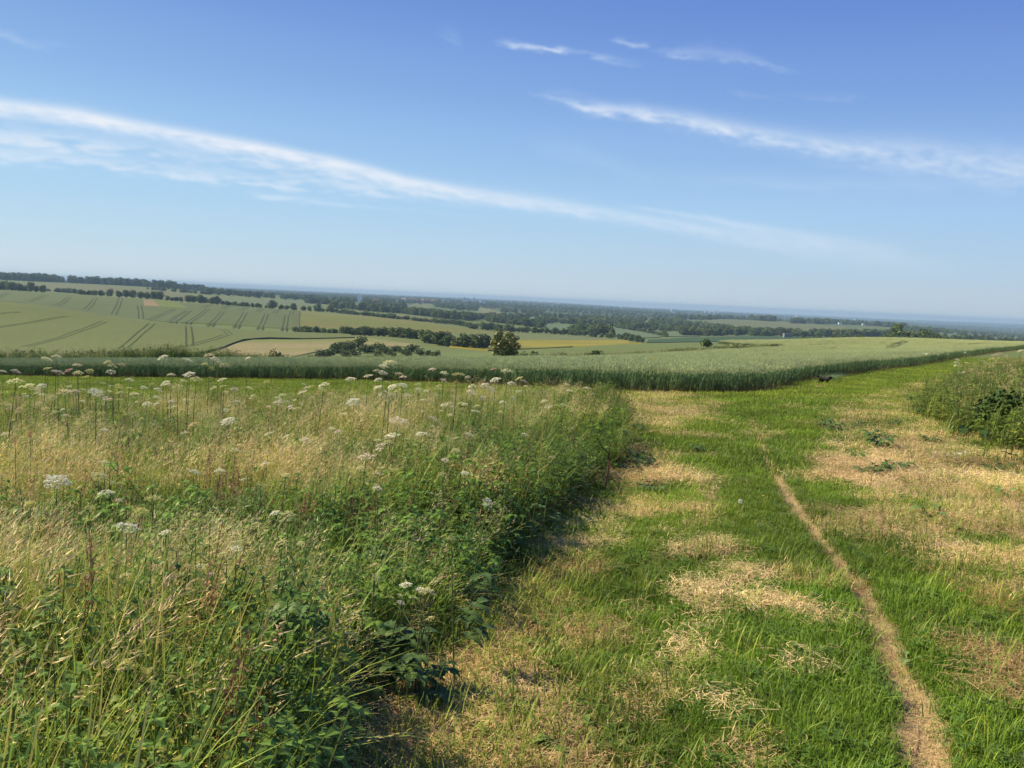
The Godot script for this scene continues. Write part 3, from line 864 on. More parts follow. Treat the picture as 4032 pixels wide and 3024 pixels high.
	wood("long belts of dark woodland across the right middle distance", [[[B(1250, 285, 950, 1500), B(1480, 290, 950, 1500), B(1750, 305, 950, 1500)], 80, 110], [[B(1200, 250, 1100, 1900), B(1700, 262, 1100, 1900), B(2212, 290, 1100, 1900)], 150, 240], [[B(1780, 320, 850, 1400), B(2000, 328, 850, 1400), B(2212, 345, 850, 1400)], 70, 90], [[B(1560, 268, 1100, 1700), B(2212, 318, 1000, 1700)], 90, 120]], 7, 11.5, ft)
	wood("wooded slope below the pale hill field at the right", [[[C(-20, 285, 850, 1500), C(200, 288, 850, 1500), C(450, 285, 850, 1500), C(700, 288, 850, 1500)], 110, 120], [[C(120, 245, 1000, 1800), C(300, 262, 1000, 1800), C(450, 275, 1000, 1800)], 70, 160], [[C(700, 292, 800, 1500), C(1000, 295, 800, 1500), C(1330, 292, 800, 1500)], 100, 90], [[C(-40, 225, 1100, 2000), C(150, 235, 1100, 2000)], 60, 200]], 7, 11.5, ft)
	wood("dark wood along the top of the hill at the right", [[[C(-40, 180, 1700, 2600), C(180, 182, 1700, 2600), C(320, 172, 1700, 2600)], 60, 120], [[C(320, 172, 1700, 2600), C(480, 186, 1700, 2600), C(590, 190, 1700, 2600)], 50, 120], [[C(700, 204, 1700, 2600), C(940, 208, 1700, 2600)], 60, 100], [[C(930, 200, 1800, 2600), C(1200, 214, 1800, 2600), C(1450, 236, 1800, 2600)], 90, 200]], 10, 16, ft)
	wood("dark woodland behind the copse at the right edge", [[[C(1440, 262, 900, 2600), C(1700, 272, 900, 2600), C(2260, 310, 800, 2600)], 130, 500], [[C(1600, 320, 600, 1200), C(1900, 330, 600, 1200), C(2260, 345, 550, 1200)], 60, 60]], 7, 11, ft)
	wood("dark wood along the hilltop at the upper left", [[[P(-60, 1620), P(-10, 1620), P(45, 1640)], 90, 150], [[P(30, 1660), P(90, 1680), P(135, 1700)], 110, 120], [[P(110, 1700), P(158, 1720)], 60, 110], [[A(1030, 150, 1500, 2200), A(1340, 160, 1500, 2200)], 35, 60]], 7, 19, ft)
	wood("hedgerow crossing the pale field before the hilltop wood", [[[A(310, 160, 1000, 1500), A(600, 182, 1000, 1500)], 20, 10], [[A(920, 145, 1200, 1800), A(1150, 165, 1200, 1800), A(1400, 185, 1200, 1800)], 28, 10]], 4, 7, ft, 1.4, "hedgerow")
	wood("woodland on the far side of the valley left of the village", [[[A(1330, 180, 1400, 2400), A(1700, 205, 1400, 2400), A(2212, 232, 1400, 2400)], 120, 300], [[A(1980, 240, 1300, 2200), A(2212, 250, 1300, 2200)], 25, 60]], 8, 13, ft)
	wood("trees among the houses of the village on the ridge", [[[B(-20, 160, 1700, 2800), B(300, 160, 1700, 2800), B(640, 150, 1700, 2800)], 120, 400], [[B(150, 190, 1500, 2400), B(420, 195, 1500, 2400)], 50, 200]], 8, 13, ft)
	wood("woods on the slope right of the village", [[[B(610, 180, 1500, 2500), B(750, 200, 1500, 2500), B(890, 205, 1500, 2500)], 80, 300], [[B(700, 160, 1700, 2800), B(1000, 172, 1700, 2800), B(1260, 200, 1700, 2800)], 110, 400], [[B(1040, 215, 1400, 2300), B(1300, 225, 1400, 2300)], 40, 150]], 8, 13, ft)
	# the plain beyond, wooded all over
	var plain: Array[Vector3] = []
	for c in [-180.0, 100.0, 350.0, 600.0, 850.0, 1080.0, 1240.0]: plain.append(P(c, 2300.0))
	wood("far woods of the plain fading into blue haze", [[plain, 1500, 1500], [plain, 3500, 4000], [plain, 7000, 8500]], 6, 9, ft, 1.3, "far_woods")
	# the farthest ridge, wooded along its top
	var ridge: Array[Vector3] = []
	for c in [-180.0, 100.0, 350.0, 600.0, 850.0, 1080.0, 1240.0]: ridge.append(P(c, 11300.0))
	var mid: Array[Vector3] = []
	for c in [-180.0, 100.0, 350.0, 600.0, 850.0, 1080.0, 1240.0]: mid.append(P(c, 5600.0))
	wood("blue wooded ridge along the far horizon", [[ridge, 3000, 700], [mid, 2500, 400]], 7, 14, ft, 1.2, "far_ridge")


func build_houses() -> void:
	var brick := StandardMaterial3D.new()
	brick.albedo_color = Color(0.28, 0.18, 0.135).linear_to_srgb()
	brick.roughness = 0.9
	var tile := StandardMaterial3D.new()
	tile.albedo_color = Color(0.2, 0.115, 0.085).linear_to_srgb()
	tile.roughness = 0.85
	var white := StandardMaterial3D.new()
	white.albedo_color = Color(0.8, 0.8, 0.78).linear_to_srgb()
	white.roughness = 0.7
	var slate := StandardMaterial3D.new()
	slate.albedo_color = Color(0.2, 0.2, 0.21).linear_to_srgb()
	slate.roughness = 0.8
	var pane := StandardMaterial3D.new()
	pane.albedo_color = Color(0.03, 0.035, 0.04).linear_to_srgb()
	pane.roughness = 0.2
	var box := BoxMesh.new()
	var prism := PrismMesh.new()
	var k := 0
	for h in [[452, 148, 14, 0], [470, 150, 12, 0], [505, 146, 15, 0], [525, 146, 13, 0], [545, 150, 16, 0], [570, 145, 14, 0], [592, 148, 13, 0], [605, 152, 12, 0], [405, 144, 12, 1], [225, 160, 13, 0], [1715, 262, 4.5, 1]]:
		var at := B(h[0], h[1], 1500, 2600)
		var o := thing("village_house", "red brick house with tiled roof, {n} from the left among the village trees" if h[3] == 0 else ("white house left of the red brick village houses" if h[0] < 900 else "white house alone in the dark woods right of the elder bush"), "house", at, rng.randf_range(-0.5, 0.5), "brick houses of the village" if h[3] == 0 else "")
		var w: float = h[2] * 1.15
		var wall := part("wall", box, o, brick if h[3] == 0 else white)
		var tall := 9.0 if h[2] > 8 else 4.5
		wall.scale = Vector3(w, tall, minf(8.0, w))
		wall.position.y = tall * 0.5
		var roof := part("roof", prism, o, tile if h[3] == 0 else slate)
		roof.scale = Vector3(minf(8.8, w), tall * 0.5, w + 0.6)
		roof.rotation.y = PI / 2
		roof.position.y = tall * 1.25
		var ch := part("chimney", box, roof, brick)
		ch.scale = Vector3(0.13, 0.6, 0.08)
		ch.position = Vector3(0.1, 0.35, 0.35)
		for i in 4:
			var wn := part("window", box, wall, pane)
			wn.scale = Vector3(0.1, 0.16, 0.02)
			wn.position = Vector3(-0.36 + 0.24 * i, 0.12, 0.505)
		k += 1
	# white buildings far off
	var names := ["leftmost of three white tower blocks on the far skyline", "middle one of three white tower blocks on the far skyline", "rightmost of three white tower blocks on the far skyline", "long low white warehouse below the tower blocks", "white block alone on the far plain towards the right", "small white works on the far plain left of the white block", "white farm building at the left of the village", "white town block at the left end of the far town", "second white town block of the far town", "tall pale block in the middle of the far town", "low white hall in the far town", "white shed at the right end of the far town", "pale block alone right of the far town", "small white farmhouse on the far hill at the right", "white cottage at the end of the far hill", "grey barn at the foot of the wood behind the wheat"]
	var spec := [["B", 797, 128, 3000, 6, 6], ["B", 815, 128, 3000, 8, 3], ["B", 856, 129, 3000, 7, 5], ["B", 915, 143, 3000, 18, 3], ["B", 2144, 206, 4200, 9, 9], ["B", 1815, 186, 4200, 8, 5], ["B", 121, 150, 2200, 11, 10], ["C", 145, 135, 5000, 10, 10], ["C", 175, 135, 5000, 8, 14], ["C", 205, 135, 5000, 12, 16], ["C", 235, 135, 5000, 26, 7], ["C", 745, 158, 5000, 24, 8], ["C", 1118, 158, 5000, 10, 12], ["C", 1018, 210, 1950, 8, 5], ["C", 1170, 216, 1950, 7, 5], ["C", 676, 289, 760, 8, 3.5]]
	for i in spec.size():
		var q: Array = spec[i]
		var px: float = (341.3 if q[0] == "B" else 682.7) + q[1] * 0.1543
		var py: float = (279.4 if q[0] == "B" else 292.1) + q[2] * 0.1543
		var r := sight(px, py)
		r *= q[3] / -r.z
		var x := r.x
		var z := r.z
		if i > 5:
			var g := spot(px, py, q[3] * 0.8, q[3] * 1.15)
			x = g.x
			z = g.z
		var base := H(x, z)
		var top: float = (maxf(EYE.y + r.y, base) if i < 6 else base + (6.0 if i < 13 else 0.0)) + q[5]          # the far blocks stand clear of the trees round them
		var o := thing("tower_block" if i < 3 else ("barn" if i == 15 else "white_building"), names[i], "building", Vector3(x, base, z), 0.15)
		var wall := part("wall", box, o, white if i < 15 else slate)
		wall.scale = Vector3(q[4], top - base, q[4] * 0.5)
		wall.position.y = (top - base) * 0.5
		var roof := part("roof", box, o, white if i < 13 else slate)
		roof.scale = Vector3(q[4] * 1.03, 1.2, q[4] * 0.54)
		roof.position.y = top - base + 0.6
	# white wrapped bales in the strip behind the elder
	for q in [[850, 380, 905, 389, 0], [893, 381, 925, 388, 1]]:
		var a := B(q[0], q[1], 400, 640)
		var b := B(q[2], q[3], 400, 640)
		var mb := MB.new()
		var dir := b - a
		var len := dir.length()
		for i in 1:
			var ring := []
			for t in 13:
				var pts := []
				for j in 9:
					var an := PI * j / 8.0
					pts.append(Vector3(len * t / 12.0, 1.2 * sin(an) * (1.0 + 0.06 * sin(t * 2.1)), cos(an) * 0.8))
				if t > 0:
					for j in 8: mb.quad(ring[j], ring[j + 1], pts[j + 1], pts[j], Color(0.8, 0.8, 0.78), Color(0.8, 0.8, 0.78))
				ring = pts
		var o := thing("bale_row", ["long row of white wrapped bales lying in the grey green strip", "shorter row of white wrapped bales behind the longer one"][q[4]], "bale row", a, -atan2(dir.z, dir.x))
		part("wrapped_bales", mb.mesh(leafy(0.5, 0.0)), o)


# ---------------------------------------------------------------- the near ground and its plants
var meadow_area: PackedVector2Array
var bank_area: PackedVector2Array
var wheat_area: PackedVector2Array
var hay_areas := []                  # [outline, how much hay, how heaped]
var soil_areas := []
var path_line: Array[Vector2] = []
var path_width: Array[float] = []


func flat(p: Vector3) -> Vector2: return Vector2(p.x, p.z)
func on_ground(list: Array) -> PackedVector2Array:
	var out := PackedVector2Array()
	for p in list: out.append(flat(G(p[0], p[1])))
	return out
func by_bearing(list: Array) -> PackedVector2Array:
	var out := PackedVector2Array()
	for p in list: out.append(flat(P(p[0], p[1])))
	return out


func lay_out() -> void:
	meadow_area = on_ground([[600, 399], [618, 420], [628, 444], [622, 464], [588, 482], [552, 512], [498, 556], [458, 606], [428, 634], [388, 652], [344, 672], [314, 702], [294, 742], [280, 790], [268, 860]])
	meadow_area.append_array(PackedVector2Array([Vector2(-0.9, -1.2), Vector2(-3.0, -0.9), Vector2(-9.0, -3.0)]))
	meadow_area.append_array(by_bearing([[-160, 16.8], [0, 16.8], [128, 17.2], [256, 17.6], [384, 18], [500, 19], [570, 20.8]]))
	bank_area = by_bearing([[944, 17.5], [962, 15.6], [980, 14.0], [1030, 11.8], [1120, 9.0], [1330, 12], [1330, 70], [1062, 80], [1016, 48], [980, 33], [948, 24]])
	wheat_area = PackedVector2Array()
	for p in wheat_front: wheat_area.append(flat(G(p[0], p[1], 20, 300)))
	for p in wheat_side: wheat_area.append(flat(P(p[0], p[1])))
	for k in range(wheat_back.size() - 1, -1, -1): wheat_area.append(flat(P(wheat_back[k][0], wheat_back[k][1])))
	for h in [
		[[[594, 398], [640, 392], [690, 394], [726, 404], [702, 420], [652, 430], [620, 428], [606, 412]], 0.98, 0.3],
		[[[634, 440], [668, 462], [664, 510], [632, 548], [600, 572], [560, 610], [520, 602], [536, 560], [570, 520], [606, 494], [630, 470]], 0.45, 0.2],
		[[[932, 380], [884, 392], [838, 410], [830, 436], [826, 458], [838, 476], [862, 490], [868, 520], [905, 545], [960, 566], [1060, 566], [1060, 462], [1000, 452], [968, 438], [930, 419]], 0.66, 0.4],
		[[[838, 462], [862, 452], [905, 470], [930, 494], [900, 506], [866, 492], [846, 478]], 0.85, 0.8],
		[[[868, 500], [905, 540], [960, 566], [1060, 566], [1060, 640], [985, 600], [900, 560]], 0.5, 0.1],
		[[[704, 594], [718, 577], [736, 577], [750, 590], [746, 602], [724, 610], [706, 606]], 0.64, 1.0],
		[[[770, 607], [788, 603], [810, 616], [828, 624], [818, 631], [796, 626]], 0.9, 0.6],
		[[[668, 640], [684, 626], [702, 634], [698, 656], [682, 668], [666, 660]], 0.72, 0.6],
		[[[776, 658], [796, 654], [814, 664], [806, 676], [784, 674]], 1.0, 0.6],
		[[[970, 640], [994, 648], [1030, 670], [1060, 720], [1012, 708], [988, 680]], 0.8, 0.5],
		[[[724, 704], [738, 700], [746, 718], [738, 728], [724, 720]], 0.85, 0.6],
		[[[728, 738], [750, 734], [756, 775], [734, 790]], 0.8, 0.4],
		[[[290, 790], [300, 740], [340, 680], [400, 660], [470, 650], [560, 690], [600, 724], [640, 780], [620, 860], [330, 860]], 0.95, 0.4],
		[[[452, 640], [500, 604], [548, 612], [540, 650], [470, 668]], 0.7, 0.4],
		[[[560, 632], [610, 618], [650, 626], [630, 656], [580, 660]], 0.5, 0.3],
		[[[686, 505], [700, 508], [704, 526], [690, 526]], 0.9, 0.6],
		[[[702, 490], [722, 486], [724, 498], [708, 502]], 0.9, 0.5],
		[[[678, 536], [698, 532], [706, 556], [690, 566]], 0.6, 0.4],
		[[[856, 512], [876, 510], [876, 522], [860, 524]], 0.9, 0.7],
		[[[1000, 560], [1040, 556], [1060, 575], [1020, 580]], 0.8, 0.4],
	]:
		hay_areas.append([on_ground(h[0]), h[1], h[2]])
	soil_areas = [on_ground([[548, 646], [570, 634], [606, 640], [634, 654], [618, 676], [566, 678]]), on_ground([[470, 712], [494, 706], [500, 722], [478, 728]]), on_ground([[928, 458], [938, 450], [958, 450], [972, 456], [962, 464], [938, 464]])]
	for p in [[752, 418, 3.0], [757, 431, 3.5], [763, 448, 4.5], [775, 473, 6], [791, 499, 7], [806, 522, 8], [829, 548, 10], [837, 559, 13], [854, 582, 15], [868, 603, 18], [883, 636, 21], [906, 682, 28], [917, 713, 36], [933, 768, 46], [958, 850, 60]]:
		var at := G(p[0], p[1])
		path_line.append(flat(at))
		path_width.append(maxf(p[2] / FOCAL * -at.z * (1.5 if at.z > -6.0 else 1.3), 0.13 if at.z < -8.0 else 0.0))


func inside(x: float, z: float, area: PackedVector2Array) -> bool:
	return Geometry2D.is_point_in_polygon(Vector2(x, z), area)


func off_path(x: float, z: float) -> float:             # distance from the middle of the worn path, in half widths
	if z < -22.0: return 9.0
	var p := Vector2(x, z)
	var best := 9.0
	for i in path_line.size() - 1:
		var q := Geometry2D.get_closest_point_to_segment(p, path_line[i], path_line[i + 1])
		best = minf(best, p.distance_to(q) / (path_width[i] * 0.5))
	return best


func hay_at(x: float, z: float) -> Vector2:              # how much cut hay lies here, and how heaped
	if z < -34.0: return Vector2.ZERO
	var wob := clampf(-z * 0.06, 0.2, 0.8)
	var p := Vector2(x + nz.get_noise_2d(x * 150.0, z * 110.0) * wob, z + nz.get_noise_2d(x * 150.0 + 70.0, z * 110.0) * wob)
	var out := Vector2.ZERO
	for h in hay_areas:
		if h[1] > out.x and Geometry2D.is_point_in_polygon(p, h[0]): out = Vector2(h[1], h[2])
	var blot := nz.get_noise_2d(x * 55.0 - 200.0, z * 55.0)
	if out.x > 0.0:
		out.x = clampf(out.x + blot * 1.1 + nz.get_noise_2d(x * 300.0, z * 200.0) * 0.9, 0.0, 1.0)
	else:
		out.x = clampf((blot - 0.26) * 2.4, 0.0, 0.6)
	return out


func near_height(x: float, z: float) -> float:
	var h := H(x, z)
	if z > -24.0:
		var o := off_path(x, z)
		h -= 0.04 * exp(-o * o * 0.7)
		if z > -9.0:
			var hay := hay_at(x, z)
			if hay.y > 0.45: h += 0.012 * hay.x * hay.y
		h += nz.get_noise_2d(x * 300.0, z * 300.0) * 0.01
	return h


func build_near_ground() -> void:
	lay_out()
	var v := PackedVector3Array()
	var n := PackedVector3Array()
	var c := PackedColorArray()
	var idx := PackedInt32Array()
	var ds: Array[float] = []
	var d := 0.7
	while d < 68.0:
		ds.append(d)
		d *= 1.0135
	var across := 300
	for dd in ds:
		var w := maxf(dd, 5.0)
		for i in across + 1:
			var x := lerpf(-0.85, 0.85, float(i) / across) * w
			var z := -dd
			var y := near_height(x, z) if dd < 30.0 else H(x, z)
			var rim := i == 0 or i == across or dd == ds[0] or dd == ds[-1]
			v.push_back(Vector3(x, y - (0.12 if rim else 0.0), z))
			n.push_back(Vector3.UP)
			var t := nz.get_noise_2d(x * 60.0, z * 60.0)
			var f := fine.get_noise_2d(x * 400.0, z * 400.0)
			var green := Color(0.075, 0.105, 0.03).lerp(Color(0.12, 0.135, 0.045), clampf(0.5 + t, 0, 1))
			var hay := hay_at(x, z)
			var col := green.lerp(Color(0.27, 0.205, 0.115) if dd < 8.0 else Color(0.35, 0.285, 0.15), hay.x * 0.8)
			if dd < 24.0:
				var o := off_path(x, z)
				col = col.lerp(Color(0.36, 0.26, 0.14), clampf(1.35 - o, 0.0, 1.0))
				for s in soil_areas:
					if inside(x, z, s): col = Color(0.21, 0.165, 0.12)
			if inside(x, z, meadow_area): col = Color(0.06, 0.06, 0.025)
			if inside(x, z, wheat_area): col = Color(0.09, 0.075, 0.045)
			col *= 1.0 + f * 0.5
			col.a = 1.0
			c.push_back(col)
	var row := across + 1
	for r in range(1, ds.size() - 1):
		for i in range(1, across):
			var q := r * row + i
			n[q] = (v[q + 1] - v[q - 1]).cross(v[q + row] - v[q - row]).normalized()
			if n[q].y < 0.0: n[q] = -n[q]
	for r in ds.size() - 1:
		for i in across:
			var q := r * row + i
			idx.append_array([q, q + row, q + row + 1, q, q + row + 1, q + 1])
	var a := []
	a.resize(Mesh.ARRAY_MAX)
	a[Mesh.ARRAY_VERTEX] = v
	a[Mesh.ARRAY_NORMAL] = n
	a[Mesh.ARRAY_COLOR] = c
	a[Mesh.ARRAY_INDEX] = idx
	var am := ArrayMesh.new()
	am.add_surface_from_arrays(Mesh.PRIMITIVE_TRIANGLES, a)
	am.surface_set_material(0, leafy(0.95, 0.0))
	piece("track_ground", am, "earth and thatch of the grass track with its thin worn path", "", "", "structure")


func stuff(called: String, label: String) -> Node3D:
	var o := Node3D.new()
	o.name = numbered(called)
	add_child(o, true)
	tag(o, label, "", "", "stuff")
	return o


# ---------------------------------------------------------------- the near wheat
var wheat_front := [[-90, 371], [-40, 373.5], [0, 376], [128, 378], [256, 379.5], [384, 381.5], [512, 387], [600, 391], [690, 393.5], [735, 394], [778, 390]]
var wheat_side := [[800, 32.5], [838, 37], [868, 42.5], [914, 54], [952, 73], [991, 104], [1024, 135], [1100, 190], [1185, 260]]
var wheat_back := [[-90, 64], [0, 66], [128, 68], [256, 71], [384, 73], [512, 76], [600, 82], [650, 88], [700, 100], [745, 114], [780, 128], [778, 142], [735, 180], [716, 230], [730, 300], [780, 346], [896, 342], [1024, 330], [1185, 330]]


func build_wheat() -> void:
	var mat := leafy(0.6, 0.45)
	var kinds := []
	for k in 4:
		var mb := MB.new()
		for i in 10:
			var o := Vector3(rng.randf_range(-0.17, 0.17), 0, rng.randf_range(-0.17, 0.17))
			var top := rng.randf_range(0.62, 0.76)
			var lean := Vector3(rng.randf_range(-0.04, 0.09), 0, rng.randf_range(-0.06, 0.06))
			var tip := o + lean + Vector3(0, top, 0)
			var stalk := rc(Color(0.10, 0.15, 0.06), 0.15)
			var s := Vector3(0.003, 0, 0.002)
			mb.tri(o - s, o + s, tip, Color(0.2, 0.17, 0.07), Color(0.2, 0.17, 0.07), stalk)
			for j in 3:
				var y := rng.randf_range(0.12, 0.5)
				var lc := rc(Color(0.10, 0.18, 0.078), 0.25)
				mb.blade(o + lean * y + Vector3(0, y, 0), rng.randf() * TAU, rng.randf_range(0.16, 0.28), 0.016, rng.randf_range(0.25, 0.9), lc, lc * 1.15, 2)
			# the ear: a plump four-sided spindle
			var ec := rc(Color(0.40, 0.46, 0.235), 0.22)
			var e := Vector3(rng.randf_range(-0.02, 0.035), rng.randf_range(0.075, 0.1), rng.randf_range(-0.02, 0.02))
			var r := 0.0085
			var m := tip + e * 0.45
			var ps := [m + Vector3(r, 0, 0), m + Vector3(0, 0, r), m - Vector3(r, 0, 0), m - Vector3(0, 0, r)]
			for j in 4:
				mb.tri(tip, ps[j], ps[(j + 1) % 4], ec, ec, ec)
				mb.tri(ps[j], tip + e, ps[(j + 1) % 4], ec, ec, ec)
		kinds.append(mb.mesh(mat))
	var tr := [[], [], [], []]
	var cols := [[], [], [], []]
	var d := 24.0
	while d < 350.0:
		var d1 := d * 1.02
		var rho := 36.0 if d < 45.0 else (19.0 if d < 76.0 else (9.0 if d < 130.0 else 1.9))
		var count := int(rho * 1.53 * d * (d1 - d))
		for i in count:
			var c := rng.randf_range(-100.0, 1160.0)
			var dd := rng.randf_range(d, d1)
			var x := (c - 512.0) / FOCAL * dd
			if not inside(x, -dd, wheat_area): continue
			if in_wheeling(x, -dd): continue
			if dd < 60.0 and not inside(x + rng.randfn() * 0.2, -dd + absf(rng.randfn()) * 0.2, wheat_area): continue
			var k := rng.randi() % 4
			var w := 1.0 if d < 76.0 else (1.35 if d < 130.0 else 2.3)
			var h := rng.randf_range(0.84, 1.1) * (1.0 + 0.12 * nz.get_noise_2d(x * 8.0, dd * 8.0)) + (0.05 if d > 130 else 0.0)
			tr[k].append(Transform3D(Basis(Vector3.UP, rng.randf() * TAU).scaled(Vector3(w, h, w)), Vector3(x, H(x, -dd), -dd)))
			var t := 1.0 + 0.16 * nz.get_noise_2d(x * 3.0, dd * 3.0) + rng.randf_range(-0.1, 0.1)
			var warm := smoothstep(45.0, 160.0, dd) * 0.16
			cols[k].append(Color(t * (1.0 + warm), t * (1.0 + warm * 0.45), t))
		d = d1
	var root := stuff("wheat_crop", "dense blue green wheat standing knee high beside the track")
	for k in 4: many("wheat_stalks", kinds[k], tr[k], cols[k], root)
	# the shaded mass of leaves below the ears
	var lo: Array[Vector3] = []
	var hi: Array[Vector3] = []
	for p in wheat_front:
		var g := G(p[0], p[1], 20, 300)
		lo.append(g + Vector3(g.x, 0, g.z).normalized() * 2.2 + Vector3(-1.2 if p[0] > 680 else 0.0, 0, 0))
	for p in wheat_side:
		var g := P(p[0], p[1])
		lo.append(g + Vector3(-2.0, 0, -1.4))
	for i in lo.size():
		var t := float(i) / (lo.size() - 1) * (wheat_back.size() - 1)
		var j := mini(int(t), wheat_back.size() - 2)
		hi.append(P(lerpf(wheat_back[j][0], wheat_back[j + 1][0], t - j), lerpf(wheat_back[j][1], wheat_back[j + 1][1], t - j)))
	field("wheat_field", "blue green wheat field running from the track to the skyline", lo, hi, 0.5, Color(0.23, 0.27, 0.12), 0.15, 200, 60, Color(-1, 0, 0), 0.95)
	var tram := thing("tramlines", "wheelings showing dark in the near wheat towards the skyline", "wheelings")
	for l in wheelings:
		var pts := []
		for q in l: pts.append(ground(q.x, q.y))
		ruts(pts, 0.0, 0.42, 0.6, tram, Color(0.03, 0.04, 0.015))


var wheelings := []
func in_wheeling(x: float, z: float) -> bool:
	if wheelings.is_empty():
		for l in [[[1300, 392], [1360, 358], [1420, 325]], [[1352, 392], [1405, 358], [1452, 326]], [[870, 402], [930, 388]], [[945, 400], [980, 384], [962, 380]], [[1605, 388], [1800, 356], [2000, 338]], [[1740, 384], [1900, 352], [2030, 340]], [[790, 362], [930, 342], [1060, 326]], [[860, 362], [980, 342]], [[500, 348], [700, 328]], [[215, 342], [250, 336]]]:
			var pts := PackedVector2Array()
			for p in l:
				var g := C(p[0], p[1] + 12, 60, 330)
				pts.append(flat(g))
			wheelings.append(pts)
	if z > -60.0: return false
	var p := Vector2(x, z)
	for l in wheelings:
		for i in l.size() - 1:
			if p.distance_squared_to(Geometry2D.get_closest_point_to_segment(p, l[i], l[i + 1])) < 0.16: return true
	return false


